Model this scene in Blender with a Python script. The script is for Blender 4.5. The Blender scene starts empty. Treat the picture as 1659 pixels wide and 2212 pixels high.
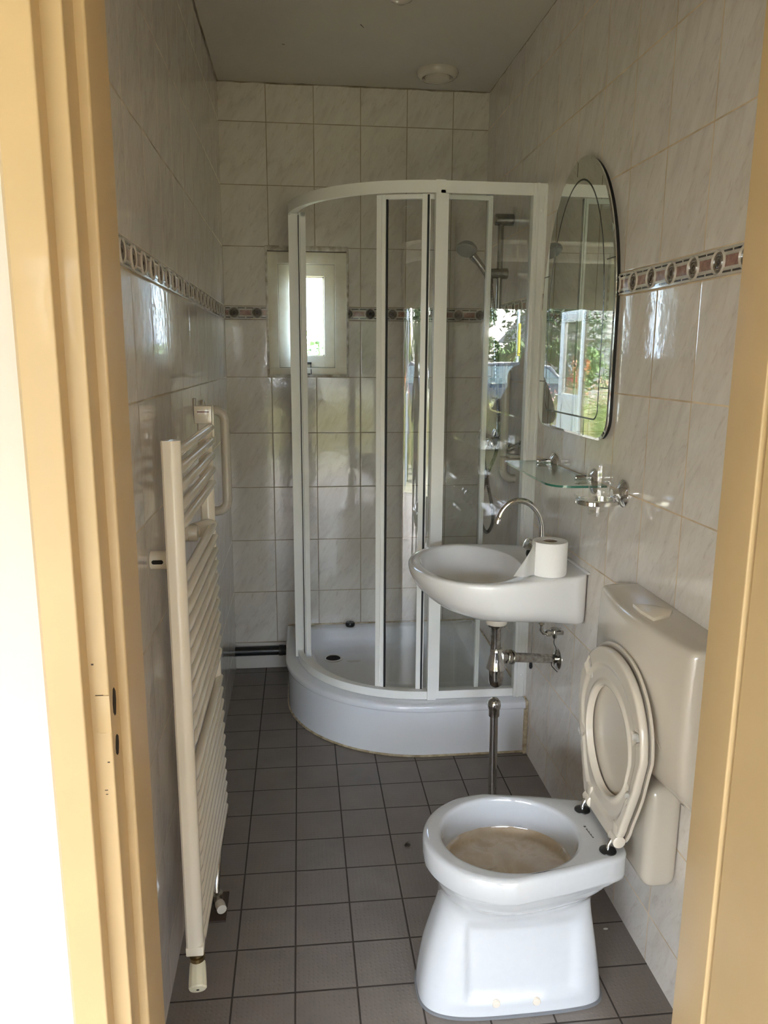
import bpy, bmesh, math, random
from mathutils import Vector, Matrix
random.seed(7)
PI = math.pi
S = bpy.context.scene
COL = S.collection

# ------------------------------------------------------------ camera, sky, exposure
cam_d = bpy.data.cameras.new('camera'); cam = bpy.data.objects.new('camera', cam_d); COL.objects.link(cam)
cam_d.sensor_fit = 'VERTICAL'; cam_d.sensor_height = 24.0; cam_d.lens = 24.0 * 1664.87 / 2212.0
cam_d.clip_start = 0.02; cam_d.clip_end = 500
_r = Vector((0.99415141, -0.10784546, 0.0056863)); _u = Vector((0.01570421, 0.19645831, 0.98038641)); _f = Vector((0.10684735, 0.97456323, -0.19700293))
_m = Matrix((( _r.x, _u.x, -_f.x, 0.3208), (_r.y, _u.y, -_f.y, -3.5377), (_r.z, _u.z, -_f.z, 1.4714), (0, 0, 0, 1)))
cam.matrix_world = _m
S.camera = cam
S.view_settings.view_transform = 'Standard'; S.view_settings.look = 'None'; S.view_settings.gamma = 1.0
S.view_settings.use_curve_mapping = False
S.view_settings.exposure = 2.12
S.cycles.use_denoising = True
S.cycles.max_bounces = 14; S.cycles.diffuse_bounces = 6; S.cycles.glossy_bounces = 8; S.cycles.transparent_max_bounces = 24
S.cycles.sample_clamp_indirect = 6.0; S.cycles.caustics_reflective = False; S.cycles.caustics_refractive = False

world = bpy.data.worlds.new('sky'); S.world = world; world.use_nodes = True
wn = world.node_tree.nodes; wl = world.node_tree.links
for n in list(wn): wn.remove(n)
wo = wn.new('ShaderNodeOutputWorld'); wb = wn.new('ShaderNodeBackground'); sk = wn.new('ShaderNodeTexSky')
sk.sky_type = 'NISHITA'; sk.sun_disc = False; sk.sun_elevation = math.radians(42); sk.sun_rotation = math.radians(200)
sk.air_density = 1.0; sk.dust_density = 2.5; sk.ozone_density = 1.0
mixw = wn.new('ShaderNodeMixRGB'); mixw.inputs[0].default_value = 0.6; mixw.inputs[2].default_value = (2.6, 3.4, 4.7, 1)
wl.new(sk.outputs[0], mixw.inputs[1]); wl.new(mixw.outputs[0], wb.inputs[0]); wl.new(wb.outputs[0], wo.inputs[0])
wb.inputs[1].default_value = 1.0
sun_d = bpy.data.lights.new('sun', 'SUN'); sun = bpy.data.objects.new('sun', sun_d); COL.objects.link(sun)
sun_d.energy = 16.0; sun_d.angle = math.radians(2.0); sun_d.color = (1.0, 0.95, 0.86)
sun.rotation_euler = (math.radians(-42), math.radians(24), 0)   # high, from behind the camera's left
sun.rotation_euler = Vector((-0.78, 0.13, 0.61)).to_track_quat('Z', 'Y').to_euler()

# ------------------------------------------------------------ room numbers (metres)
W = 1.1556; H = 2.5916; YD = -2.42          # room width, height, y of the door wall's inner face
ZB = 0.1307; ZL = ZB + 1.5; ZU = ZL + 0.0576  # first joint, border underside, border top
# ------------------------------------------------------------ materials
def mat(name):
    m = bpy.data.materials.new(name); m.use_nodes = True
    nt = m.node_tree; b = nt.nodes['Principled BSDF']
    return m, nt, b
def col4(c): return (c[0], c[1], c[2], 1)
def simple(name, c, rough=0.4, metal=0.0, coat=0.0, noise=0.0, nscale=20, bump=0.0, bscale=60, c2=None, spec=0.5):
    m, nt, b = mat(name)
    b.inputs['Base Color'].default_value = col4(c); b.inputs['Roughness'].default_value = rough
    b.inputs['Metallic'].default_value = metal; b.inputs['Coat Weight'].default_value = coat
    b.inputs['Specular IOR Level'].default_value = spec
    b.inputs['Coat Roughness'].default_value = 0.05
    tc = nt.nodes.new('ShaderNodeTexCoord')
    if noise or c2:
        n = nt.nodes.new('ShaderNodeTexNoise'); n.inputs['Scale'].default_value = nscale; n.inputs['Detail'].default_value = 5
        nt.links.new(tc.outputs['Object'], n.inputs['Vector'])
        r = nt.nodes.new('ShaderNodeValToRGB'); r.color_ramp.elements[0].position = 0.35; r.color_ramp.elements[1].position = 0.7
        k = c2 if c2 else tuple(x * (1 - noise) for x in c)
        r.color_ramp.elements[0].color = col4(c); r.color_ramp.elements[1].color = col4(k)
        nt.links.new(n.outputs['Fac'], r.inputs[0]); nt.links.new(r.outputs[0], b.inputs['Base Color'])
    if bump:
        n2 = nt.nodes.new('ShaderNodeTexNoise'); n2.inputs['Scale'].default_value = bscale; n2.inputs['Detail'].default_value = 3
        nt.links.new(tc.outputs['Object'], n2.inputs['Vector'])
        bp = nt.nodes.new('ShaderNodeBump'); bp.inputs['Strength'].default_value = bump; bp.inputs['Distance'].default_value = 0.01
        nt.links.new(n2.outputs['Fac'], bp.inputs['Height']); nt.links.new(bp.outputs[0], b.inputs['Normal'])
    return m

class NB:
    """tiny helper to chain math nodes"""
    def __init__(s, nt): s.nt = nt
    def v(s, op, a, b=None, c=None):
        n = s.nt.nodes.new('ShaderNodeMath'); n.operation = op
        for i, x in enumerate((a, b, c)):
            if x is None: continue
            if isinstance(x, (int, float)): n.inputs[i].default_value = x
            else: s.nt.links.new(x, n.inputs[i])
        return n.outputs[0]
    def ramp(s, x, stops):
        r = s.nt.nodes.new('ShaderNodeValToRGB'); e = r.color_ramp.elements
        while len(e) < len(stops): e.new(0.5)
        for q, (p, c) in zip(e, stops): q.position = p; q.color = col4(c) if len(c) == 3 else c
        s.nt.links.new(x, r.inputs[0]); return r.outputs[0]
    def mix(s, f, a, b, mode='MIX'):
        n = s.nt.nodes.new('ShaderNodeMixRGB'); n.blend_type = mode
        for i, x in enumerate((f, a, b)):
            if isinstance(x, (int, float)): n.inputs[i].default_value = x
            elif isinstance(x, tuple): n.inputs[i].default_value = col4(x)
            else: s.nt.links.new(x, n.inputs[i])
        return n.outputs[0]
    def comb(s, x, y, z):
        n = s.nt.nodes.new('ShaderNodeCombineXYZ')
        for i, q in enumerate((x, y, z)):
            if isinstance(q, (int, float)): n.inputs[i].default_value = q
            else: s.nt.links.new(q, n.inputs[i])
        return n.outputs[0]
    def noise(s, vec, scale, detail=4, rough=0.55, dist=0.0):
        n = s.nt.nodes.new('ShaderNodeTexNoise'); n.inputs['Scale'].default_value = scale; n.inputs['Detail'].default_value = detail
        n.inputs['Roughness'].default_value = rough; n.inputs['Distortion'].default_value = dist
        s.nt.links.new(vec, n.inputs['Vector']); return n.outputs['Fac']

def wall_tile(name, axis, off, g0, g1, flip=False):
    m, nt, b = mat(name); q = NB(nt)
    tc = nt.nodes.new('ShaderNodeTexCoord'); sp = nt.nodes.new('ShaderNodeSeparateXYZ')
    nt.links.new(tc.outputs['Object'], sp.inputs[0])
    u0 = sp.outputs[axis]; z = sp.outputs[2]
    u = q.v('DIVIDE', q.v('SUBTRACT', u0, off), 0.2)
    lo = q.v('DIVIDE', q.v('SUBTRACT', z, ZB), 0.25)
    hi = q.v('DIVIDE', q.v('SUBTRACT', z, ZU), 0.25)
    isup = q.v('GREATER_THAN', z, ZL + 0.028)
    v = q.v('ADD', q.v('MULTIPLY', lo, q.v('SUBTRACT', 1.0, isup)), q.v('MULTIPLY', q.v('ADD', hi, 20.0), isup))
    fu = q.v('FRACT', q.v('ADD', u, 50.0)); fv = q.v('FRACT', q.v('ADD', v, 50.0))
    iu = q.v('FLOOR', q.v('ADD', u, 50.0)); iv = q.v('FLOOR', q.v('ADD', v, 50.0))
    du = q.v('MULTIPLY', q.v('MINIMUM', fu, q.v('SUBTRACT', 1.0, fu)), 0.2)
    dv = q.v('MULTIPLY', q.v('MINIMUM', fv, q.v('SUBTRACT', 1.0, fv)), 0.25)
    d = q.v('MINIMUM', du, dv)
    grout = q.v('LESS_THAN', d, 0.0019)
    # marbled print: slanted veins repeated with small shifts from tile to tile
    x = q.v('MULTIPLY', fu, 0.2); y = q.v('MULTIPLY', fv, 0.25)
    sx = q.v('SUBTRACT', x, q.v('MULTIPLY', y, -0.55 if flip else 0.55))
    wnz = nt.nodes.new('ShaderNodeTexWhiteNoise'); wnz.noise_dimensions = '2D'; nt.links.new(q.comb(iu, iv, 0.0), wnz.inputs['Vector'])
    sh = q.v('MULTIPLY', q.v('FLOOR', q.v('MULTIPLY', wnz.outputs['Value'], 3.0)), 1.7)
    vec = q.comb(q.v('ADD', q.v('MULTIPLY', sx, 3.0), sh), q.v('MULTIPLY', y, 1.0), 0.0)
    n1 = q.noise(vec, 6.0, 6, 0.65, 0.6)
    n2 = q.noise(vec, 22.0, 5, 0.6, 1.2)
    c = q.ramp(n1, [(0.32, (0.66, 0.61, 0.555)), (0.47, (0.735, 0.69, 0.63)), (0.62, (0.775, 0.735, 0.68)), (0.75, (0.79, 0.755, 0.705))])
    veins = q.ramp(n2, [(0.30, (0.72, 0.66, 0.62)), (0.42, (0.96, 0.95, 0.94)), (0.6, (1, 1, 1)), (0.72, (0.93, 0.90, 0.88))])
    c = q.mix(0.5, c, q.mix(1.0, c, veins, 'MULTIPLY'))
    gn = q.noise(tc.outputs['Object'], 9.0, 4)
    gc = q.ramp(gn, [(0.35, g0), (0.65, g1)])
    # brown grime where the tiles meet the ceiling and the floor
    gr = q.v('MULTIPLY', q.v('GREATER_THAN', q.v('ADD', z, q.v('MULTIPLY', gn, 0.02)), H - 0.0005 + 0.006), 1.0)
    c = q.mix(grout, c, gc); c = q.mix(q.v('MULTIPLY', gr, 0.6), c, (0.22, 0.15, 0.08))
    nt.links.new(c, b.inputs['Base Color'])
    nt.links.new(q.v('ADD', 0.05, q.v('MULTIPLY', grout, 0.5)), b.inputs['Roughness'])
    b.inputs['Specular IOR Level'].default_value = 0.5
    edge = q.v('MINIMUM', q.v('DIVIDE', d, 0.004), 1.0)
    wav = q.noise(tc.outputs['Object'], 34.0, 2, 0.4)
    wav2 = q.noise(tc.outputs['Object'], 130.0, 2, 0.5)
    h = q.v('ADD', q.v('MULTIPLY', edge, 0.10), q.v('ADD', q.v('MULTIPLY', wav, 0.16), q.v('MULTIPLY', wav2, 0.035)))
    h = q.v('SUBTRACT', h, q.v('MULTIPLY', grout, 0.08))
    bp = nt.nodes.new('ShaderNodeBump'); bp.inputs['Strength'].default_value = 0.20; bp.inputs['Distance'].default_value = 0.01
    nt.links.new(h, bp.inputs['Height']); nt.links.new(bp.outputs[0], b.inputs['Normal'])
    return m

def floor_tile():
    m, nt, b = mat('floor tile brown grey pimpled'); q = NB(nt)
    tc = nt.nodes.new('ShaderNodeTexCoord'); sp = nt.nodes.new('ShaderNodeSeparateXYZ'); nt.links.new(tc.outputs['Object'], sp.inputs[0])
    P = 0.1467
    u = q.v('ADD', q.v('DIVIDE', q.v('SUBTRACT', sp.outputs[0], 0.1428), P), 50.0)
    v = q.v('ADD', q.v('DIVIDE', q.v('SUBTRACT', sp.outputs[1], -1.3779), P), 50.0)
    fu = q.v('FRACT', u); fv = q.v('FRACT', v)
    d = q.v('MULTIPLY', q.v('MINIMUM', q.v('MINIMUM', fu, q.v('SUBTRACT', 1.0, fu)), q.v('MINIMUM', fv, q.v('SUBTRACT', 1.0, fv))), P)
    grout = q.v('LESS_THAN', d, 0.0022)
    wnz = nt.nodes.new('ShaderNodeTexWhiteNoise'); wnz.noise_dimensions = '2D'; nt.links.new(q.comb(q.v('FLOOR', u), q.v('FLOOR', v), 0.0), wnz.inputs['Vector'])
    n = q.noise(tc.outputs['Object'], 9.0, 5); n2 = q.noise(tc.outputs['Object'], 350.0, 2)
    c = q.ramp(n, [(0.3, (0.185, 0.162, 0.142)), (0.7, (0.235, 0.208, 0.182))])
    c = q.mix(q.v('MULTIPLY', wnz.outputs['Value'], 0.35), c, (0.20, 0.165, 0.145))
    c = q.mix(q.v('MULTIPLY', n2, 0.25), c, (0.15, 0.13, 0.11))
    c = q.mix(grout, c, (0.045, 0.035, 0.028))
    nt.links.new(c, b.inputs['Base Color'])
    nt.links.new(q.v('ADD', 0.38, q.v('MULTIPLY', grout, 0.4)), b.inputs['Roughness'])
    vo = nt.nodes.new('ShaderNodeTexVoronoi'); vo.inputs['Scale'].default_value = 85; vo.inputs['Randomness'].default_value = 0.25
    nt.links.new(tc.outputs['Object'], vo.inputs['Vector'])
    pip = q.v('SUBTRACT', 1.0, q.v('MINIMUM', q.v('DIVIDE', vo.outputs['Distance'], 0.35), 1.0))
    edge = q.v('MINIMUM', q.v('DIVIDE', d, 0.004), 1.0)
    h = q.v('ADD', q.v('MULTIPLY', pip, 0.09), q.v('MULTIPLY', edge, 0.12)); h = q.v('ADD', h, q.v('MULTIPLY', n2, 0.02))
    bp = nt.nodes.new('ShaderNodeBump'); bp.inputs['Strength'].default_value = 0.7; bp.inputs['Distance'].default_value = 0.01
    nt.links.new(h, bp.inputs['Height']); nt.links.new(bp.outputs[0], b.inputs['Normal'])
    return m

def glass_mat(name, tint, refl=1.0, ior=1.5):
    m = bpy.data.materials.new(name); m.use_nodes = True; nt = m.node_tree
    for n in list(nt.nodes): nt.nodes.remove(n)
    o = nt.nodes.new('ShaderNodeOutputMaterial'); t = nt.nodes.new('ShaderNodeBsdfTransparent'); g = nt.nodes.new('ShaderNodeBsdfGlossy')
    mx = nt.nodes.new('ShaderNodeMixShader'); q = NB(nt)
    t.inputs[0].default_value = col4(tint); g.inputs[0].default_value = (1, 1, 1, 1); g.inputs['Roughness'].default_value = 0.0
    lw = nt.nodes.new('ShaderNodeLayerWeight'); lw.inputs[0].default_value = 0.5
    fac = q.v('ADD', 0.045 * refl, q.v('MULTIPLY', 0.95 * min(refl, 1.0), q.v('POWER', lw.outputs['Facing'], 5.0)))
    nt.links.new(fac, mx.inputs[0])
    nt.links.new(t.outputs[0], mx.inputs[1]); nt.links.new(g.outputs[0], mx.inputs[2]); nt.links.new(mx.outputs[0], o.inputs[0])
    return m

M = {}
M['tile_back'] = wall_tile('wall tile back', 0, 0.1986, (.30, .245, .17), (.44, .37, .27))  # grout differs per wall
M['tile_left'] = wall_tile('wall tile left', 1, -1.9381, (.34, .27, .18), (.60, .51, .37))
M['tile_right'] = wall_tile('wall tile right', 1, -1.9527, (.48, .36, .22), (.74, .60, .41), True)
M['floor'] = floor_tile()
M['ceiling'] = simple('ceiling paint', (0.60, 0.575, 0.51), 0.75, noise=0.04, nscale=3, bump=0.03, bscale=25)
M['paint'] = simple('yellow frame paint', (0.555, 0.405, 0.215), 0.42, noise=0.06, nscale=7, bump=0.015, bscale=45, coat=0.1)
M['plaster'] = simple('white plaster', (0.66, 0.63, 0.58), 0.85, noise=0.03, nscale=4, bump=0.04, bscale=50)
M['ceramic'] = simple('glazed white ceramic', (0.86, 0.86, 0.855), 0.06, coat=0.6, noise=0.03, nscale=3)
M['tray'] = simple('acrylic shower tray', (0.84, 0.87, 0.92), 0.10, coat=0.5, noise=0.03, nscale=4)
M['plastic'] = simple('white plastic', (0.63, 0.575, 0.485), 0.16, coat=0.3, noise=0.03, nscale=5)
M['cream'] = simple('cream lacquer', (0.80, 0.73, 0.60), 0.16, coat=0.5, noise=0.03, nscale=9)
M['knob'] = simple('yellowed plastic', (0.80, 0.76, 0.56), 0.35)
M['alu'] = simple('white lacquered aluminium', (0.90, 0.905, 0.87), 0.28, noise=0.03, nscale=6)
M['winpaint'] = simple('window frame cream paint', (0.90, 0.86, 0.73), 0.42, c2=(0.80, 0.73, 0.58), nscale=13, bump=0.02)
M['sill'] = simple('chalky window edge', (0.74, 0.71, 0.64), 0.6, c2=(0.34, 0.27, 0.19), nscale=30)
M['chrome'] = simple('chrome', (0.76, 0.76, 0.75), 0.07, 1.0, noise=0.08, nscale=30)
M['oldchrome'] = simple('spotted dull chrome', (0.66, 0.65, 0.62), 0.14, 1.0, c2=(0.34, 0.32, 0.28), nscale=70, bump=0.03, bscale=200)
M['darkchrome'] = simple('dulled grey chrome', (0.34, 0.33, 0.30), 0.2, 1.0, noise=.3, nscale=50)
M['brass'] = simple('tarnished brass', (0.30, 0.22, 0.11), 0.35, 1.0, noise=0.4, nscale=60)
M['black'] = simple('black plastic', (0.012, 0.013, 0.014), 0.28)
M['rubber'] = simple('black rubber seal', (0.01, 0.01, 0.011), 0.6)
M['hole'] = simple('dark hollow', (0.018, 0.013, 0.01), 0.9)
M['silicone'] = simple('yellowed silicone', (0.60, 0.52, 0.36), 0.45, c2=(0.30, 0.22, 0.12), nscale=40)
M['grey_seal'] = simple('grey sealant', (0.16, 0.17, 0.18), 0.5)
M['paper'] = simple('toilet paper', (0.93, 0.92, 0.89), 0.95, bump=0.12, bscale=160)
M['card'] = simple('cardboard core', (0.30, 0.22, 0.15), 0.9)
M['glass'] = glass_mat('clear shower glass', (0.975, 0.985, 0.978), 1.15)
M['winglass'] = glass_mat('window glass', (0.96, 0.97, 0.97), 1.0)
M['shelfglass'] = glass_mat('green edged glass', (0.90, 0.96, 0.93), 1.0)
M['shelfedge'] = simple('cut glass edge green', (0.03, 0.16, 0.11), 0.15, coat=0.6)
M['tumbler'] = glass_mat('drinking glass', (0.985, 0.985, 0.98), 1.25)
M['mirror'] = simple('mirror silvering', (0.86, 0.90, 0.86), 0.0, 1.0)
M['mirror_line'] = simple('mirror bevel cut', (0.10, 0.11, 0.10), 0.2, 0.6)
M['mirror_back'] = simple('mirror black edge', (0.012, 0.012, 0.012), 0.5)
M['band_cream'] = simple('border cream relief', (0.60, 0.56, 0.49), 0.13, coat=0.5, noise=0.1, nscale=40)
M['band_pink'] = simple('border pink marble', (0.40, 0.235, 0.19), 0.14, coat=0.5, c2=(0.21, 0.115, 0.09), nscale=95)
M['band_dark'] = simple('border dark brown', (0.055, 0.045, 0.042), 0.14, coat=0.5)
M['band_mid'] = simple('border olive brown', (0.17, 0.14, 0.11), 0.14, coat=0.5)
M['stain'] = simple('lime scale stain', (0.40, 0.33, 0.22), 0.5)
M['dirt'] = simple('crumb of dirt', (0.05, 0.04, 0.03), 0.9, noise=0.5, nscale=90)
M['chip'] = simple('white chip', (0.7, 0.68, 0.62), 0.8)
M['wood_dark'] = simple('dark stained wood', (0.055, 0.035, 0.022), 0.6, noise=0.4, nscale=30)
M['grey_mark'] = simple('faint grey mark', (0.55, 0.56, 0.54), 0.5)
M['ink'] = simple('dark print', (0.05, 0.05, 0.05), 0.5)
M['red'] = simple('dark red line', (0.12, 0.02, 0.015), 0.5)

# ------------------------------------------------------------ mesh helpers
def bm_new(): return bmesh.new()
def add_box(bm, x0, x1, y0, y1, z0, z1, bev=0.0, seg=2, mi=0):
    if x0 > x1: x0, x1 = x1, x0
    if y0 > y1: y0, y1 = y1, y0
    if z0 > z1: z0, z1 = z1, z0
    vs = [bm.verts.new(p) for p in ((x0,y0,z0),(x1,y0,z0),(x1,y1,z0),(x0,y1,z0),(x0,y0,z1),(x1,y0,z1),(x1,y1,z1),(x0,y1,z1))]
    fs = [bm.faces.new([vs[i] for i in f]) for f in ((3,2,1,0),(4,5,6,7),(0,1,5,4),(1,2,6,5),(2,3,7,6),(3,0,4,7))]
    for f in fs: f.material_index = mi
    if bev > 0:
        es = list({e for f in fs for e in f.edges})
        r = bmesh.ops.bevel(bm, geom=es, offset=bev, segments=seg, profile=0.5, affect='EDGES')
        for f in r['faces']: f.material_index = mi
    return vs
def box(*a, **k):
    bm = bm_new(); add_box(bm, *a, **k); return bm
def loft(bm, rings, close=True, cap0=False, cap1=False, mi=0):
    R = [[bm.verts.new(p) for p in r] for r in rings]
    n = len(R[0]); m = n if close else n - 1
    for a, b in zip(R, R[1:]):
        for i in range(m):
            j = (i + 1) % n
            try:
                f = bm.faces.new((a[i], a[j], b[j], b[i])); f.material_index = mi
            except ValueError: pass
    if cap0: bm.faces.new(list(reversed(R[0]))).material_index = mi
    if cap1: bm.faces.new(R[-1]).material_index = mi
    return R
def frame_of(d):
    d = d.normalized(); a = Vector((0, 0, 1)) if abs(d.z) < 0.9 else Vector((1, 0, 0))
    x = a.cross(d).normalized(); return x, d.cross(x).normalized()
def add_tube(bm, pts, r, n=16, caps=True, mi=0, squash=1.0):
    """tube along a polyline; r a number or one per point"""
    P = [Vector(p) for p in pts]; rr = r if isinstance(r, (list, tuple)) else [r] * len(P)
    T = []
    for i in range(len(P)):
        a = P[max(i - 1, 0)]; b = P[min(i + 1, len(P) - 1)]; T.append((b - a).normalized() if (b - a).length > 1e-9 else Vector((0, 0, 1)))
    x, y = frame_of(T[0]); rings = []
    for i, p in enumerate(P):
        if i:
            ax = T[i - 1].cross(T[i])
            if ax.length > 1e-7:
                q = Matrix.Rotation(T[i - 1].angle(T[i]), 3, ax.normalized()); x = q @ x; y = q @ y
        rings.append([p + (x * math.cos(2 * PI * k / n) + y * math.sin(2 * PI * k / n) * squash) * rr[i] for k in range(n)])
    loft(bm, rings, True, caps, caps, mi)
def add_lathe(bm, o, d, prof, n=32, mi=0, caps=True):
    """profile [(t along d, radius)] turned about the axis o + t d"""
    o = Vector(o); d = Vector(d).normalized(); x, y = frame_of(d)
    rings = [[o + d * t + (x * math.cos(2 * PI * k / n) + y * math.sin(2 * PI * k / n)) * max(r, 1e-5) for k in range(n)] for t, r in prof]
    loft(bm, rings, True, caps, caps, mi)
def add_sphere(bm, c, r, n=24, m=12, sx=1, sy=1, sz=1, mi=0):
    rings = []
    for j in range(m + 1):
        a = PI * j / m; rad = max(math.sin(a), 1e-4) * r
        rings.append([(c[0] + sx * rad * math.cos(2 * PI * k / n), c[1] + sy * rad * math.sin(2 * PI * k / n), c[2] - sz * r * math.cos(a)) for k in range(n)])
    loft(bm, rings, True, True, True, mi)
def catmull(P, n):
    """resample control rings/points by Catmull-Rom; P list of tuples of equal length"""
    out = []; L = len(P)
    for i in range(L - 1):
        p0 = P[max(i - 1, 0)]; p1 = P[i]; p2 = P[i + 1]; p3 = P[min(i + 2, L - 1)]
        for k in range(n):
            t = k / n
            out.append(tuple(0.5 * ((2 * b) + (-a + c) * t + (2 * a - 5 * b + 4 * c - d) * t * t + (-a + 3 * b - 3 * c + d) * t ** 3) for a, b, c, d in zip(p0, p1, p2, p3)))
    out.append(tuple(P[-1])); return out
def add_prism(bm, poly, axis, a, b, mi=0, bev=0.0):
    """outline (2D points) extruded along axis from a to b. axis 0: (y,z), 1: (x,z), 2: (x,y)"""
    def P(p, t):
        return {0: (t, p[0], p[1]), 1: (p[0], t, p[1]), 2: (p[0], p[1], t)}[axis]
    A = [bm.verts.new(P(p, a)) for p in poly]; B = [bm.verts.new(P(p, b)) for p in poly]; n = len(poly)
    fs = [bm.faces.new(A), bm.faces.new(list(reversed(B)))]
    for i in range(n):
        j = (i + 1) % n; fs.append(bm.faces.new((A[j], A[i], B[i], B[j])))
    for f in fs: f.material_index = mi
    if bev:
        es = list(fs[0].edges) + list(fs[1].edges)
        r = bmesh.ops.bevel(bm, geom=es, offset=bev, segments=2, profile=0.5, affect='EDGES')
        for f in r['faces']: f.material_index = mi
def wloc(o):
    v = Vector((0, 0, 0))
    while o is not None: v += o.location; o = o.parent
    return v
def obj(name, bm, m, parent=None, angle=38, label=None):
    bmesh.ops.recalc_face_normals(bm, faces=bm.faces[:])
    off = wloc(parent)
    for v in bm.verts: v.co -= off
    th = math.radians(angle)
    for f in bm.faces: f.smooth = True
    for e in bm.edges:
        e.smooth = len(e.link_faces) == 2 and e.calc_face_angle(0) < th
    me = bpy.data.meshes.new(name); bm.to_mesh(me); bm.free()
    for x in (m if isinstance(m, (list, tuple)) else [m]): me.materials.append(x)
    o = bpy.data.objects.new(name, me); COL.objects.link(o); o.parent = parent
    if label: o['label'] = label
    return o
def thing(name, label, cat, loc=(0, 0, 0), group=None):
    o = bpy.data.objects.new(name, None); COL.objects.link(o); o.location = loc; o.empty_display_size = 0.05
    o['label'] = label; o['category'] = cat
    if group: o['group'] = group
    return o
def tag(o, label, cat, group=None, kind=None):
    o['label'] = label; o['category'] = cat
    if group: o['group'] = group
    if kind: o['kind'] = kind
    return o
def struct(name, bm, m, label=None, angle=38):
    o = obj(name, bm, m, None, angle); o['kind'] = 'structure'
    if label: o['label'] = label
    return o

# ------------------------------------------------------------ the room
struct('floor', box(-0.1, W + 0.1, YD - 0.2, 0.1, -0.1, 0.0), M['floor'])
struct('ceiling', box(-0.1, W + 0.1, YD - 0.1, 0.15, H, H + 0.1), M['ceiling'])
WX0, WX1, WZ0, WZ1 = 0.188, 0.539, 1.3865, 1.925            # window opening in the back wall
bm = bm_new()
add_box(bm, -0.1, WX0, 0, 0.14, -0.1, H + 0.1); add_box(bm, WX1, W + 0.1, 0, 0.14, -0.1, H + 0.1)
add_box(bm, WX0, WX1, 0, 0.14, -0.1, WZ0); add_box(bm, WX0, WX1, 0, 0.14, WZ1, H + 0.1)
struct('wall_back', bm, M['tile_back'])
struct('wall_left', box(-0.1, 0, YD - 0.05, 0.0, -0.1, H + 0.1), M['tile_left'])
struct('wall_right', box(W, W + 0.1, YD, 0.0, -0.1, H + 0.1), M['tile_right'])
bm = bm_new()
add_box(bm, -3.1, 0.0067, -2.592, YD - 0.001, -0.1, H + 0.1)
add_box(bm, 1.046, 2.2, -2.592, YD - 0.001, -0.1, H + 0.1)
add_box(bm, 0.0067, 1.046, -2.592, YD - 0.001, 2.16, H + 0.1)
struct('wall_front', bm, M['plaster'])
struct('wall_entrance_left', box(-3.2, -3.1, -6.3, -2.42, -0.1, 2.7), M['plaster'])
struct('wall_entrance_right', box(2.2, 2.3, -6.3, -2.42, -0.1, 2.7), M['plaster'])
bm = bm_new(); add_box(bm, -3.2, -2.9, -6.3, -6.2, -0.1, 2.7); add_box(bm, 1.6, 2.3, -6.3, -6.2, -0.1, 2.7); add_box(bm, -2.9, 1.6, -6.3, -6.2, 2.02, 2.7)
struct('wall_garden', bm, M['plaster'])
struct('floor', box(-3.2, 2.3, -6.3, -2.62, -0.1, -0.002), simple('entrance floor pale', (0.46, 0.37, 0.26), 0.45, noise=0.08, nscale=5))
struct('ceiling', box(-3.2, 2.3, -6.3, YD - 0.1, 2.6, 2.7), M['plaster'])

# grimy joint between tiles and ceiling
rg = random.Random(3); bm = bm_new()
jp = [(0.003, YD + .01 + k * .12, H - .002 + rg.uniform(-.002, .002)) for k in range(20)] + [(0.004, -.004, H - .003)] + [(k * .05, -.003, H - .003 + rg.uniform(-.003, .002)) for k in range(1, 23)] + [(W - .004, -.004, H - .003)] 
add_tube(bm, jp, [rg.uniform(.0004, .0018) if p[1] < -.01 else rg.uniform(.0006, .0028) for p in jp], 6)
struct('trim_6', bm, simple('grimy joint', (.50, .44, .33), .9, c2=(.12, .085, .05), nscale=9))
bm = bm_new()
for (x, y, l, a) in ((.279, -.416, .010, .3), (.55, -.62, .03, 1.1), (.36, -.95, .04, 2.0), (.80, -1.1, .02, .6)):
    add_tube(bm, [(x, y, H - .0003), (x + l * math.cos(a), y + l * math.sin(a), H - .0003)], [.0016, .0008], 5)
struct('trim_7', bm, simple('ceiling specks', (.10, .08, .06), .9))

# door frame: stepped post profiles and a head
def rounded_corner(P, i, r, n=5):
    a = Vector(P[i - 1]); b = Vector(P[i]); c = Vector(P[(i + 1) % len(P)])
    u = (a - b).normalized(); w = (c - b).normalized(); out = []
    for k in range(n + 1):
        t = k / n; p0 = b + u * r; p1 = b + w * r
        out.append(tuple((1 - t) ** 2 * p0 + 2 * t * (1 - t) * b + t * t * p1))
    return P[:i] + out + P[i + 1:]
L = [(-0.004, -2.4195), (0.083, -2.4195), (0.083, -2.526), (0.070, -2.526), (0.070, -2.573), (0.046, -2.573), (0.046, -2.603), (0.004, -2.603), (-0.004, -2.59)]
for i, r in ((6, 0.003), (4, 0.003), (2, 0.004)): L = rounded_corner(L, i, r)
Rr = [(1.05, -2.4195), (0.970, -2.4195), (0.970, -2.509), (1.022, -2.509), (1.022, -2.603), (1.05, -2.603)]
for i, r in ((2, 0.003), (1, 0.002)): Rr = rounded_corner(Rr, i, r)
bm = bm_new(); add_prism(bm, L, 2, 0.0, 2.16); add_prism(bm, Rr, 2, 0.0, 2.16)
add_box(bm, 0.02, 1.03, -2.526, -2.42, 2.09, 2.16); add_box(bm, 0.02, 1.03, -2.603, -2.526, 2.11, 2.16)
dr = struct('door_1', bm, M['paint'])
bm = bm_new()                                                # two latch slots worn open in the left post
for z0, z1 in ((1.001, 1.041), (0.944, 0.974)):
    n = 10; add_prism(bm, [(-2.551 + 0.0085 * math.cos(2 * PI * k / n) + 0.0012 * math.sin(6 * PI * k / n), (z0 + z1) / 2 + (z1 - z0) / 2 * math.sin(2 * PI * k / n)) for k in range(n)], 0, 0.0692, 0.0706)
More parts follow.
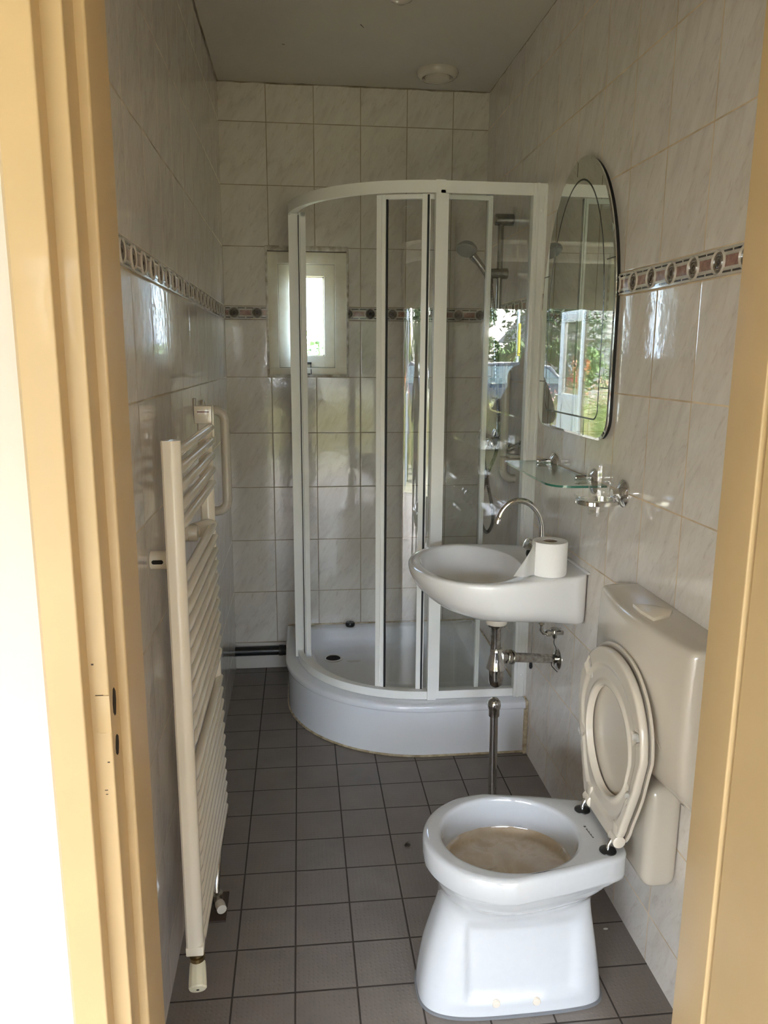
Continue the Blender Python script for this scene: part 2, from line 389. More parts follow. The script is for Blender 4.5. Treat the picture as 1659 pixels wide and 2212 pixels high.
obj('latch_slot', bm, M['hole'], dr, label='dark worn latch slots in the yellow door frame')
bm = bm_new(); add_box(bm, 0.052, 0.0702, -2.5745, -2.5725, 0.988, 1.040, 0.0004)
obj('strike_plate', bm, M['paint'], dr)
bm = bm_new()
for (x, z, w, h) in ((0.0525, 1.0402, 0.010, 0.0007), (0.055, 0.9875, 0.008, 0.0005), (0.050, 1.082, 0.003, 0.002), (0.062, 0.945, 0.003, 0.0015), (0.056, 0.905, 0.004, 0.001), (0.057, 0.899, 0.003, 0.001)):
    add_box(bm, x, x + w, -2.5735, -2.5729, z, z + h)
obj('paint_crack', bm, M['dirt'], dr)
# the open door leaf on the right, seen edge-on
dl = thing('door_leaf', 'yellow painted door leaf standing open at the right edge', 'door', (0.992, -2.52, 0))
def leafpt(s, t, z): a = math.radians(5.0); return (0.976 + math.sin(a) * s + math.cos(a) * t, -2.516 - math.cos(a) * s + math.sin(a) * t, z)
bm = bm_new(); pts = [(0, 0), (0.86, 0), (0.86, 0.04), (0, 0.04)]
add_prism(bm, [leafpt(s, t, 0)[:2] for s, t in pts], 2, 0.012, 2.10, bev=0.002)
obj('leaf', bm, M['paint'], dl)
for z in (0.25, 1.05, 1.85):
    bm = bm_new(); add_lathe(bm, (1.030, -2.612, z), (0, 0, 1), [(0, 0.007), (0.08, 0.007)], 12); obj('hinge', bm, M['chrome'], dl)

# window in the back wall
bm = bm_new()
add_box(bm, WX0 + .002, WX0 + .047, 0.014, 0.10, WZ0 + .004, WZ1 - .004, .002); add_box(bm, WX1 - .054, WX1 - .002, 0.014, 0.10, WZ0 + .004, WZ1 - .004, .002)
add_box(bm, WX0 + .046, WX1 - .053, 0.0145, 0.10, WZ1 - .053, WZ1 - .004, .002); add_box(bm, WX0 + .002, WX1 - .002, 0.010, 0.10, WZ0 + .004, WZ0 + .036, .002)
win = struct('window_1', bm, M['winpaint'])
bm = bm_new()                                                # sash with chamfered beads
sx0, sx1, sz0, sz1 = 0.2355, 0.4845, 1.423, 1.872; gx0, gx1, gz0, gz1 = 0.283, 0.438, 1.474, 1.822
add_box(bm, sx0, gx0, 0.036, 0.08, sz0, sz1, .0015); add_box(bm, gx1, sx1, 0.036, 0.08, sz0, sz1, .0015)
add_box(bm, gx0, gx1, 0.0362, 0.08, sz0, gz0, .0); add_box(bm, gx0, gx1, 0.0362, 0.08, gz1, sz1, .0)
sash = obj('sash', bm, M['winpaint'], win)
bm = bm_new(); add_box(bm, gx0, gx1, 0.066, 0.070, gz0, gz1); obj('pane', bm, M['winglass'], win)
bm = bm_new()
for a in ((gx0, gx0 + .006, gz0, gz1), (gx1 - .006, gx1, gz0, gz1), (gx0, gx1, gz0, gz0 + .006), (gx0, gx1, gz1 - .006, gz1)): add_box(bm, a[0], a[1], 0.058, 0.066, a[2], a[3])
obj('glazing_bead', bm, M['winpaint'], win)
bm = bm_new()                                                # grime and painted gap shade in the seams between frame, sash and wall
for a in ((sx0 - .0012, sx0 + .0008, sz0, sz1), (sx1 - .0008, sx1 + .0012, sz0, sz1), (sx0, sx1, sz1 - .0010, sz1 + .0012), (sx0, sx1, sz0 - .001, sz0 + .001)): add_box(bm, a[0], a[1], 0.0333, 0.036, a[2], a[3])
for a in ((WX0, WX0 + .0022, WZ0 + .004, WZ1), (WX1 - .0022, WX1, WZ0 + .004, WZ1), (WX0, WX1, WZ1 - .004, WZ1), (WX0, WX1, WZ0 + .006, WZ0 + .0075)): add_box(bm, a[0], a[1], 0.0125, 0.02, a[2], a[3])
obj('seam_grime_shade', bm, simple('seam grime and gap shade', (.16, .12, .08), .9), win)
bm = bm_new()                                                # white tile edge strips round the opening
add_box(bm, WX0 - .007, WX0 + .003, -.004, .016, WZ0 - .004, WZ1 + .004, .001); add_box(bm, WX1 - .003, WX1 + .007, -.004, .016, WZ0 - .004, WZ1 + .004, .001)
add_box(bm, WX0 - .008, WX1 + .004, -.003, .016, WZ1 - .001, WZ1 + .019, .0012); add_box(bm, WX0 - .007, WX1 + .007, -.005, .016, WZ0 - .006, WZ0 + .006, .001)
struct('trim_4', bm, M['sill'])
bm = bm_new(); add_box(bm, 0.340, 0.378, 0.020, 0.034, 1.437, 1.447, .002); add_tube(bm, [(0.374, 0.022, 1.445), (0.375, 0.012, 1.42), (0.376, 0.006, 1.394)], 0.0018, 8); add_box(bm, 0.352, 0.372, 0.004, 0.012, 1.392, 1.397, .001)
obj('window_stay', bm, M['black'], win, label='black metal window stay')

# decorative border: rails, pink slabs, dark dashes and ringed medallions at 10 cm pitch
def border(name, P, a, b, ring0, skip=None):
    """P(u, d, z) -> point, d = distance off the wall"""
    bm = bm_new()
    def slab(u0, u1, z0, z1, d, mi):
        vs = [bm.verts.new(P(*p)) for p in ((u0,0,z0),(u1,0,z0),(u1,0,z1),(u0,0,z1),(u0+.0006,d,z0+.0006),(u1-.0006,d,z0+.0006),(u1-.0006,d,z1-.0006),(u0+.0006,d,z1-.0006))]
        for f in ((4,5,6,7),(0,1,5,4),(1,2,6,5),(2,3,7,6),(3,0,4,7)):
            bm.faces.new([vs[i] for i in f]).material_index = mi
    spans = [(a, b)] if not skip else [(a, skip[0]), (skip[1], b)]
    zb, zt = ZL + .0012, ZU - .0012; zc = (zb + zt) / 2
    for s0, s1 in spans:
        slab(s0, s1, zb, zt, .0022, 0)
        slab(s0, s1, zt - .0050, zt - .0002, .0040, 0); slab(s0, s1, zb + .0002, zb + .0050, .0040, 0)
        slab(s0, s1, zc + .0115, zc + .0165, .0036, 0); slab(s0, s1, zc - .0165, zc - .0115, .0036, 0)
        k0 = math.floor((s0 - ring0) / .1) - 1; k1 = math.ceil((s1 - ring0) / .1) + 1
        for k in range(k0, k1 + 1):
            c = ring0 + .1 * k
            p0, p1 = max(c + .024, s0), min(c + .076, s1)
            if p1 - p0 > .004: slab(p0, p1, zc - .0112, zc + .0112, .0030, 1)
            for q0, q1 in ((c + .016, c + .0475), (c + .0525, c + .084)):
                p0, p1 = max(q0, s0), min(q1, s1)
                if p1 - p0 > .003: slab(p0, p1, zc + .0172, zt - .0053, .0027, 2); slab(p0, p1, zb + .0053, zc - .0172, .0027, 2)
            if c < s0 - .012 or c > s1 + .012: continue
            N = 36
            for r0, r1, r2, d0, d1, mi in ((.0262, .0232, .0202, .0022, .0062, 0), (.0202, .0185, .0170, .0030, .0036, 3), (.0170, .0155, .0140, .003, .0052, 3), (.0140, .0125, .0112, .0030, .0034, 2), (.0112, .009, .0072, .003, .0044, 3), (.0072, .004, .0006, .003, .0046, 2)):
                R = []
                for rr, d in ((r0, d0), (r1, d1), (r2, d0)):
                    R.append([P(min(max(c + rr * math.cos(2 * PI * i / N), s0), s1), d + .0004, zc + min(rr * math.sin(2 * PI * i / N), zt - zc) if math.sin(2 * PI * i / N) > 0 else zc + max(rr * math.sin(2 * PI * i / N), zb - zc)) for i in range(N)])
                loft(bm, R, True, False, False, mi)
    return struct(name, bm, [M['band_cream'], M['band_pink'], M['band_dark'], M['band_mid']], angle=30)
border('trim_1', lambda u, d, z: (u, -d, z), 0.0, W, 0.042, (WX0 - .004, WX1 + .004))
border('trim_2', lambda u, d, z: (d, u, z), YD, -0.001, -0.025)
border('trim_3', lambda u, d, z: (W - d, u, z), YD, -0.001, -0.020)

# ------------------------------------------------------------ shower tray and enclosure
CX, CY = 0.795, -0.374
def rpoly(x0, x1, y0, y1, rBL, rFL, rFR, rBR, n=10, sub=6):
    """rounded rectangle outline, counted alike for every radius: BL is the back left (y1) corner"""
    def arc(cx, cy, r, a0, a1): return [(cx + r * math.cos(a0 + (a1 - a0) * k / n), cy + r * math.sin(a0 + (a1 - a0) * k / n)) for k in range(n + 1)]
    nf = n
    A = []
    def line(p, q): A.extend([(p[0] + (q[0] - p[0]) * k / sub, p[1] + (q[1] - p[1]) * k / sub) for k in range(1, sub)])
    c1 = [(x0 + rFL - rFL * math.cos(PI / 2 * k / 24), y0 + rFL - rFL * math.sin(PI / 2 * k / 24)) for k in range(25)]
    c2 = arc(x1 - rFR, y0 + rFR, rFR, -PI / 2, 0); c3 = arc(x1 - rBR, y1 - rBR, rBR, 0, PI / 2); c4 = arc(x0 + rBL, y1 - rBL, rBL, PI / 2, PI)
    A.extend(c1); line(c1[-1], c2[0]); A.extend(c2); line(c2[-1], c3[0]); A.extend(c3); line(c3[-1], c4[0]); A.extend(c4); line(c4[-1], c1[0])
    return A
def tr(d, z, e=None, rc=0.002):
    e = d if e is None else e
    rr = max(.55 - d, .1)
    return [(x, y, z) for x, y in rpoly(.245 + d, W - .004 - e, -.924 + d, -.004 - e, rc, rr, rc, rc)]
tray = thing('shower_tray', 'white quarter-round shower tray with curved front panel in the back corner', 'shower tray', (0.8, -0.45, 0))
bm = bm_new(); loft(bm, [tr(.010, .004, .001), tr(.009, .10, .001), tr(.008, .1805, .001)], True, False, False); obj('front_panel', bm, M['tray'], tray, 50)
bm = bm_new()
R = [tr(.006, .180, 0), tr(.001, .183, 0), tr(.0, .188, 0), tr(.0, .200, 0), tr(.002, .206, 0), tr(.007, .2095, 0), tr(.016, .211, .0, .006), tr(.072, .2095, .045, .10), tr(.082, .2055, .052, .105), tr(.092, .196, .06, .11), tr(.106, .165, .072, .12), tr(.122, .142, .086, .125), tr(.15, .132, .11, .13), tr(.20, .1290, .16, .12), tr(.30, .1275, .26, .08), tr(.38, .127, .30, .05)]
loft(bm, R, True, False, True); obj('basin', bm, M['tray'], tray, 60)
bm = bm_new(); c = (.455, -.235, .1305)
add_lathe(bm, (c[0], c[1], .1275), (0, 0, 1), [(0, .044), (.0045, .0435), (.0065, .040), (.0065, .036), (.0045, .0325), (.003, .0315)], 36, caps=False); dn = obj('drain', bm, M['chrome'], tray)
bm = bm_new(); add_lathe(bm, (c[0], c[1], .1303), (0, 0, 1), [(0, .0005), (.0006, .029), (.0016, .0335)], 30, caps=False); obj('drain_hole', bm, M['hole'], dn)
bm = bm_new()
add_prism(bm, [(.545 + .030 * math.cos(t) * (1 + .25 * math.sin(3 * t)), -.275 + .013 * math.sin(t) * (1 + .3 * math.cos(2 * t))) for t in [2 * PI * k / 20 for k in range(20)]], 2, .1283, .1293)
obj('drain_smudge', bm, M['grey_mark'], tray)
def qpath(R, s):
    if s <= 1: return (CX - R, CY * s) if s >= 0 else (CX - R, 0)
    if s <= 2: a = (s - 1) * PI / 2; return (CX - R * math.cos(a), CY - R * math.sin(a))
    return (CX + (s - 2) * .3606, CY - R)
def qs(s0, s1):
    out = [s0]
    for b0, b1, n in ((0, 1, 4), (1, 2, 40), (2, 3, 4)):
        for k in range(n + 1):
            t = b0 + (b1 - b0) * k / n
            if s0 + 1e-4 < t < s1 - 1e-4 and t > out[-1] + 1e-6: out.append(t)
    out.append(s1); return out
def curved(bm, R1, R2, z1, z2, s0, s1, mi=0):
    rings = []
    for s in qs(s0, s1):
        a = qpath(R1, s); b = qpath(R2, s); rings.append([(a[0], a[1], z1), (b[0], b[1], z1), (b[0], b[1], z2), (a[0], a[1], z2)])
    loft(bm, rings, True, True, True, mi)
# silicone line round the foot and up the right end
bm = bm_new(); P0 = [(x, y, .004) for x, y in [qpath(.541, s) for s in qs(0.02, 2.98)]]; add_tube(bm, P0, .0045, 8)
add_box(bm, W - .014, W - .0005, -.928, -.912, .0, .18, .003); add_box(bm, W - .010, W - .0005, -.93, -.905, .18, .214, .003)
add_tube(bm, [(.25, -.004, .213), (.8, -.004, .213), (W - .004, -.004, .213), (W - .004, -.5, .213), (W - .004, -.9, .213)], .004, 8)
obj('sealant', bm, M['silicone'], tray, label='yellowed sealant line')

enc = thing('shower_enclosure', 'white framed quarter-round shower enclosure with curved sliding glass doors', 'shower enclosure', (0.8, -0.45, 0.212))
bm = bm_new(); curved(bm, .505, .470, 2.009, 2.042, 0, 3); curved(bm, .507, .500, 2.003, 2.012, 0, 3); obj('top_rail', bm, M['alu'], enc)
bm = bm_new(); curved(bm, .497, .440, .2116, .226, 0.04, 2.97); curved(bm, .497, .474, .226, .243, .04, 2.97); obj('bottom_rail', bm, M['alu'], enc)
def vbox(bm, R1, R2, s0, s1, z0, z1): curved(bm, R1, R2, z0, z1, s0, s1)
bm = bm_new(); vbox(bm, .507, .470, 1.980, 2.045, .212, 2.044); vbox(bm, .500, .478, 2.045, 2.078, .24, 2.01); obj('post', bm, M['alu'], enc)
bm = bm_new(); vbox(bm, .507, .470, .93, 1.035, .212, 2.044); vbox(bm, .500, .478, .82, .93, .24, 2.01); obj('post', bm, M['alu'], enc)
bm = bm_new(); add_box(bm, 1.108, 1.1555, -.882, -.846, .212, 2.042, .002); add_box(bm, 1.118, 1.128, -.886, -.88, .212, 2.042, .001); add_box(bm, 1.146, 1.1555, -.886, -.88, .212, 2.036, .001); obj('wall_profile', bm, M['alu'], enc)
bm = bm_new(); add_box(bm, .285, .325, -.05, -.0005, .212, 2.042, .002); obj('wall_profile', bm, M['alu'], enc)
for z in (1.955, .300):
    bm = bm_new(); add_lathe(bm, (1.137, -.882, z), (0, -1, 0), [(0, .0055), (.002, .0055), (.0035, .0035)], 16); obj('screw_cap', bm, M['alu'], enc)
bm = bm_new(); vbox(bm, .490, .485, 2.078, 2.872, .243, 2.009); obj('fixed_pane', bm, M['glass'], enc)
bm = bm_new(); vbox(bm, .490, .485, .12, .83, .243, 2.009); obj('fixed_pane', bm, M['glass'], enc)
def door(s0, s1, lead_left):
    bm = bm_new(); vbox(bm, .459, .454, s0 + .01, s1 - .01, .238, 2.0); d = obj('sliding_door', bm, M['glass'], enc)
    for a, b in ((s0 - .010, s0 + .034), (s1 - .042, s1)):
        bm = bm_new(); vbox(bm, .467, .447, a, b, .228, 2.006); vbox(bm, .4705, .4665, a + .02, a + .026, .228, 2.006)
        obj('stile', bm, M['alu'], d)
    for za, zb in ((1.992, 2.006), (.228, .238)):
        bm = bm_new(); vbox(bm, .464, .450, s0, s1, za, zb); obj('edge_strip', bm, M['alu'], d)
    return d
d1 = door(1.722, 2.515, True)
bm = bm_new(); vbox(bm, .463, .451, 1.757, 1.763, .236, 1.995); obj('seal', bm, M['rubber'], d1)
d2 = door(.18, 1.105, False)
bm = bm_new(); vbox(bm, .471, .4655, 1.050, 1.072, .212, 2.0); obj('seal', bm, M['rubber'], d2, label='black magnetic door seal')
bm = bm_new(); vbox(bm, .470, .452, 1.925, 1.962, .228, 2.006); st = obj('door_jamb', bm, M['alu'], enc)
bm = bm_new(); vbox(bm, .4715, .4690, 1.948, 1.958, .23, 2.004); obj('seal', bm, M['rubber'], st)
bm = bm_new()
for cx, sg in ((.717, 1.885), (.912, None)):
    for k in range(6):
        x = cx - .012 + k * .0042
        if sg is None: add_box(bm, x, x + .003, -.8650, -.8645, 1.977, 1.981); add_box(bm, x, x + .0035, -.865, -.8645, 1.972, 1.9735)
obj('etched_mark', bm, M['grey_mark'], enc)
bm = bm_new()
for k in range(6):
    s = 1.845 + k * .0055; vbox(bm, .4602, .4596, s, s + .004, 1.966, 1.970); vbox(bm, .4602, .4596, s, s + .0045, 1.961, 1.9625)
obj('etched_mark', bm, M['grey_mark'], enc)

pl = thing('drain_plug', 'round black rubber plug standing on the back rim of the shower tray', 'plug', (.545, -.036, .211))
bm = bm_new(); add_lathe(bm, (.545, -.036, .2105), (0, 0, 1), [(0, .019), (.004, .022), (.014, .023), (.019, .020), (.020, .006)], 28); obj('stopper', bm, M['black'], pl)
bm = bm_new(); add_tube(bm, [(.545 + .006 * math.cos(t), -.036, .2305 + .006 * math.sin(t)) for t in [PI * k / 8 for k in range(9)]], .0015, 8); obj('ring', bm, M['chrome'], pl)

pp = thing('waste_pipe', 'black waste pipe running low along the back wall into the shower tray', 'pipe', (.12, -.03, .1))
bm = bm_new(); add_lathe(bm, (.0, -.030, .098), (1, 0, 0), [(0, .0225), (.21, .0225)], 28); obj('pipe', bm, M['black'], pp)
bm = bm_new(); add_lathe(bm, (.205, -.030, .098), (1, 0, 0), [(0, .024), (.002, .0258), (.018, .0258), (.02, .0245), (.035, .0245)], 28); obj('socket', bm, M['black'], pp)
struct('trim_5', box(0.0, .236, -.012, -.0002, .004, .130, .002), M['plaster'])

# shower bar, head, hose, mixer
BY = -.46
sb = thing('shower_rail', 'chrome shower rail on the right wall behind the shower glass', 'shower rail', (1.11, BY, 1.37))
bm = bm_new(); add_tube(bm, [(1.108, BY, 1.345), (1.108, BY, 2.0)], .0115, 18); obj('bar', bm, M['darkchrome'], sb)
for z, r in ((1.995, .022), (1.372, .019)):
    bm = bm_new(); add_lathe(bm, (1.082, BY, z), (1, 0, 0), [(0, r * .85), (.004, r), (.0725, r)], 24); obj('bracket', bm, M['darkchrome'], sb)
bm = bm_new(); add_lathe(bm, (1.055, BY, 1.795), (1, 0, 0), [(0, .014), (.004, .018), (.035, .019), (.07, .021), (.083, .021), (.086, .016)], 24); sl = obj('slider', bm, M['darkchrome'], sb)
bm = bm_new(); add_lathe(bm, (1.066, BY - .006, 1.772), (.25, -.1, -1), [(-.012, .017), (.02, .012)], 20); obj('cradle', bm, M['darkchrome'], sl)
sh = thing('hand_shower', 'grey hand shower hanging in the rail slider', 'shower head', (1.0, -.48, 1.85))
bm = bm_new(); add_tube(bm, [(1.062, -.475, 1.775), (1.045, -.478, 1.80), (1.02, -.482, 1.83), (.992, -.487, 1.857)], [.010, .012, .013, .016], 16); obj('handle', bm, M['darkchrome'], sh)
bm = bm_new(); add_lathe(bm, (.972, -.480, 1.885), (-.25, -.45, -.86), [(-.018, .012), (-.012, .030), (0, .040), (.012, .0405), (.016, .037), (.0165, .003)], 30); obj('rose', bm, simple('grey rose face', (.25, .26, .25), .4), sh)
hs = [(1.061, 1.129), (1.069, 1.053), (1.087, .958), (1.104, .862), (1.106, .803), (1.086, .765), (1.064, .785), (1.052, .843), (1.055, .93), (1.078, 1.016), (1.106, 1.091), (1.113, 1.147), (1.114, 1.24), (1.102, 1.423), (1.088, 1.601), (1.070, 1.74), (1.064, 1.772)]
pts = []
for i, (x, z) in enumerate(hs):
    y = -.468 if i < 3 else (-.485 - .02 * min(i - 2, 6) / 6 if i < 11 else -.500 + .018 * (i - 11) / 5)
    pts.append((x, y, z))
pts = catmull(pts, 26)
bm = bm_new(); add_tube(bm, pts, [.0066 if k % 2 else .0080 for k in range(len(pts))], 10)
h = obj('shower_hose', bm, M['darkchrome'], None, 20); tag(h, 'ribbed metal shower hose crossing over itself below the mixer', 'hose')
mx = thing('shower_mixer', 'chrome two-handle mixer on the right wall behind the shower glass', 'shower mixer', (1.1, -.44, 1.14))
bm = bm_new(); add_lathe(bm, (1.088, -.545, 1.14), (0, 1, 0), [(0, .012), (.01, .020), (.03, .024), (.07, .022), (.11, .024), (.15, .022), (.2, .02), (.21, .012)], 28); obj('body', bm, M['chrome'], mx)
for y in (-.50, -.37):
    bm = bm_new(); add_lathe(bm, (1.088, y, 1.14), (1, 0, 0), [(0, .014), (.05, .014), (.05, .028), (.0674, .030)], 24); obj('wall_union', bm, M['chrome'], mx)
bm = bm_new(); add_sphere(bm, (1.075, -.560, 1.140), .023, 24, 12); obj('knob', bm, M['chrome'], mx)
for sg in (-1, 1):
    bm = bm_new(); add_lathe(bm, (1.083 + sg * .018, -.47, 1.155), (sg * .35, -.1, 1), [(0, .010), (.02, .012), (.034, .009), (.038, .004)], 16); obj('lever', bm, M['chrome'], mx)
bm = bm_new(); add_tube(bm, [(1.075, -.475, 1.125), (1.062, -.47, 1.105), (1.063, -.468, 1.08)], .009, 12); obj('hose_outlet', bm, M['chrome'], mx)
gb = thing('grab_rail', 'white grab rail on the right wall inside the shower', 'grab rail', (1.12, -.62, 1.2))
def grab(root, wallx, x, y, z0, z1, r, sg):
    k = .035; P = [(wallx, y, z1), (x - sg * -k * 0 + (wallx - x) * .45, y, z1)]
    P = [(wallx, y, z1)] + [(x + sg * k * (1 - math.sin(a)), y, z1 - k * (1 - math.cos(a))) for a in [PI / 2 * t / 8 for t in range(9)]]
    P2 = [(x + sg * k * (1 - math.sin(a)), y, z0 + k * (1 - math.cos(a))) for a in [PI / 2 * t / 8 for t in range(8, -1, -1)]] + [(wallx, y, z0)]
    bm = bm_new(); add_tube(bm, P, r, 22); obj('elbow', bm, M['plastic'], root)
    bm = bm_new(); add_tube(bm, P2, r, 22); obj('elbow', bm, M['plastic'], root)
    bm = bm_new(); add_tube(bm, [(x, y, z1 - k), (x, y, z0 + k)], r * 1.035, 22); obj('bar', bm, M['plastic'], root)
grab(gb, W, 1.108, -.62, 1.008, 1.48, .0155, 1)
sd = thing('soap_dish', 'white soap dish on a chrome bracket inside the shower', 'soap dish', (1.12, -.72, 1.11))
bm = bm_new(); add_box(bm, 1.078, 1.150, -.775, -.675, 1.100, 1.104, .0015); add_box(bm, 1.095, 1.138, -.755, -.695, 1.104, 1.117, .004); obj('dish', bm, M['plastic'], sd)
bm = bm_new(); add_box(bm, 1.146, 1.1555, -.76, -.69, 1.10, 1.165, .003); add_tube(bm, [(1.15, -.70, 1.16), (1.10, -.70, 1.135), (1.10, -.75, 1.135), (1.15, -.75, 1.16)], .003, 8); obj('bracket', bm, M['chrome'], sd)

vt = thing('ceiling_vent', 'round white extractor vent in the ceiling near the back wall', 'vent', (.89, -.215, H))
bm = bm_new(); add_lathe(bm, (.89, -.215, H), (0, 0, -1), [(0, .083), (.006, .084), (.018, .080), (.026, .070), (.027, .062), (.020, .057), (.004, .055)], 48, caps=False); obj('ring', bm, M['plastic'], vt)
bm = bm_new(); add_lathe(bm, (.89, -.215, H - .012), (0, 0, -1), [(0, .030), (.002, .049), (.012, .052), (.018, .048), (.021, .030), (.0215, .001)], 40); obj('valve_disc', bm, M['plastic'], vt)
bm = bm_new(); add_lathe(bm, (.89, -.215, H - .001), (0, 0, -1), [(0, .001), (.001, .057)], 30, caps=False); obj('opening', bm, M['hole'], vt)
ll = thing('ceiling_lamp', 'small white ceiling lamp just cut off by the top of the picture', 'lamp', (.648, -.955, H))
bm = bm_new(); add_lathe(bm, (.648, -.955, H), (0, 0, -1), [(0, .055), (.012, .056), (.020, .050)], 36); obj('base', bm, M['plastic'], ll)
bm = bm_new(); add_lathe(bm, (.648, -.955, H - .02), (0, 0, -1), [(0, .046), (.02, .044), (.035, .034), (.045, .015), (.047, .001)], 36); obj('cover', bm, M['plastic'], ll)

# ------------------------------------------------------------ outlines shared by sink, toilet, seat
def sgnp(v, p): return math.copysign(abs(v) ** p, v)
def dshape(xf, xm, xb, yc, hw, hwb, nf=2.0, nb=5.0, N=96):
    """closed plan outline: rounded front towards -x, squared back of half width hwb"""
    out = []
    for k in range(N):
        a = 2 * PI * (k + .5) / N; c, s = math.cos(a), math.sin(a)
        if c < 0:
            out.append((xm - (xm - xf) * abs(c) ** (2 / nf), yc + hw * sgnp(s, 2 / nf)))
        else:
            t = abs(c) ** (2 / nb); w = hw * (1 - (1 - hwb / hw) * (t * t * (3 - 2 * t) * .5 + t * .5))
            # blend the exponent so the outline stays smooth where front and back meet
            e = 2 / nf + (2 / nb - 2 / nf) * min(1, abs(c) * 2.2)
            out.append((xm + (xb - xm) * t, yc + w * sgnp(s, e)))
    return out
def ring3(o, z): return [(x, y, z) for x, y in o]

# ------------------------------------------------------------ wash basin
YS = -1.285
sk_ = thing('wash_basin', 'white oval wash basin hung on the right wall', 'wash basin', (W, YS, .70))
def bo(xf, xm, hw, hwb, z, xb=W - .0006, nb=9): return ring3(dshape(xf, xm, xb, YS, hw, hwb, 2.0, nb), z)
def bi(s, z, cx=.845):
    o = dshape(.682, .845, .985, YS + .0, .222, .175, 2.0, 2.6)
    return [(cx + (x - .845) * s, YS + (y - YS) * s, z) for x, y in o]
R = [bi(.10, .716, .885), bi(.22, .717, .880), bi(.42, .724, .868), bi(.62, .741, .858), bi(.78, .768, .851), bi(.89, .800, .847), bi(.955, .830, .845), bi(.985, .8445, .845), bi(1.0, .8505, .845), bi(1.012, .8530, .845), bi(1.03, .8540, .845)]
ob = [bo(.656, .86, .242, .180, .8545, W - .012), bo(.650, .86, .247, .185, .853), bo(.6465, .86, .2505, .1885, .849), bo(.6455, .86, .2515, .190, .842), bo(.648, .862, .250, .190, .828), bo(.657, .866, .246, .190, .806), bo(.674, .872, .239, .189, .783), bo(.698, .88, .228, .188, .760), bo(.726, .89, .208, .187, .740), bo(.755, .90, .182, .186, .724), bo(.790, .91, .150, .184, .712), bo(.830, .93, .115, .178, .703), bo(.870, .95, .075, .160, .697)]
bm = bm_new(); loft(bm, R + ob, True, True, True); obj('bowl', bm, M['ceramic'], sk_, 60)
bm = bm_new(); add_lathe(bm, (.885, YS, .7155), (0, 0, 1), [(0, .024), (.002, .0235), (.0015, .014), (.0005, .001)], 28, caps=False); obj('waste_grid', bm, M['chrome'], sk_)
bm = bm_new(); add_box(bm, W - .012, W - .0004, YS - .168, YS + .168, .8535, .858, .002); obj('back_ledge', bm, M['ceramic'], sk_)

tp = thing('tap', 'chrome swan-neck tap standing on the wash basin', 'tap', (1.052, -1.30, .8545))
bm = bm_new(); add_lathe(bm, (1.052, -1.30, .8543), (0, 0, 1), [(0, .022), (.004, .022), (.007, .018), (.05, .017), (.058, .014), (.07, .0125)], 28); obj('body', bm, M['chrome'], tp)
P = [(1.052, .91), (1.054, .945), (1.051, .975), (1.040, 1.005), (1.020, 1.030), (.995, 1.045), (.966, 1.046), (.942, 1.034), (.926, 1.014), (.917, .992)]
P = catmull([(x, -1.30, z) for x, z in P], 6)
bm = bm_new(); add_tube(bm, P, .0093, 18); obj('spout', bm, M['chrome'], tp)
bm = bm_new(); add_lathe(bm, (.9185, -1.30, .998), (-.32, 0, -1), [(0, .0095), (.003, .0118), (.018, .0122), (.021, .0115), (.0215, .008)], 24); obj('aerator', bm, M['chrome'], tp)
bm = bm_new(); add_lathe(bm, (1.043, -1.305, .893), (-.85, -.10, .52), [(0, .012), (.015, .014), (.019, .0165), (.026, .017), (.040, .0185), (.048, .0165), (.050, .006)], 24); obj('knob', bm, M['chrome'], tp)
bm = bm_new(); add_lathe(bm, (1.020, -1.305, .884), (-.9, -.1, .1), [(0, .010), (.012, .011), (.014, .006)], 16); obj('cap', bm, M['black'], tp)

tr_ = thing('toilet_roll', 'white toilet roll with a loose sheet standing on the wash basin', 'toilet roll', (1.036, -1.432, .8548))
bm = bm_new(); add_lathe(bm, (1.036, -1.432, .8552), (0, 0, 1), [(0, .0215), (.0, .0495), (.003, .0508), (.095, .0508), (.0985, .0492), (.099, .0215), (.0985, .0205), (.002, .0205)], 48, caps=False); obj('paper', bm, M['paper'], tr_, 30)
bm = bm_new(); add_lathe(bm, (1.036, -1.432, .8556), (0, 0, 1), [(0, .0207), (.097, .0207), (.0972, .0196), (.0, .0196)], 36, caps=False); obj('core', bm, M['card'], tr_)
bm = bm_new(); rings = []
for i in range(15):
    t = i / 14; row = []
    for j in range(11):
        v = j / 10                                            # v=0 top edge, 1 bottom edge
        x = .988 - t * (.025 + .040 * v) ; y = -1.449 - .006 * math.sin(t * 3.0) + .022 * t * (1 - v) * 0 + .012 * math.sin(t * 5 + v * 2.2) * t - .02 * t
        z = .953 - .004 * t - .012 * t ** 3 - v * (.096 - .016 * t * t)
        row.append((x, y, max(z, .8558)))
    rings.append(row)
R1 = loft(bm, rings, False); bmesh.ops.solidify(bm, geom=bm.faces[:], thickness=.0007)
obj('loose_sheet', bm, M['paper'], tr_, 60)

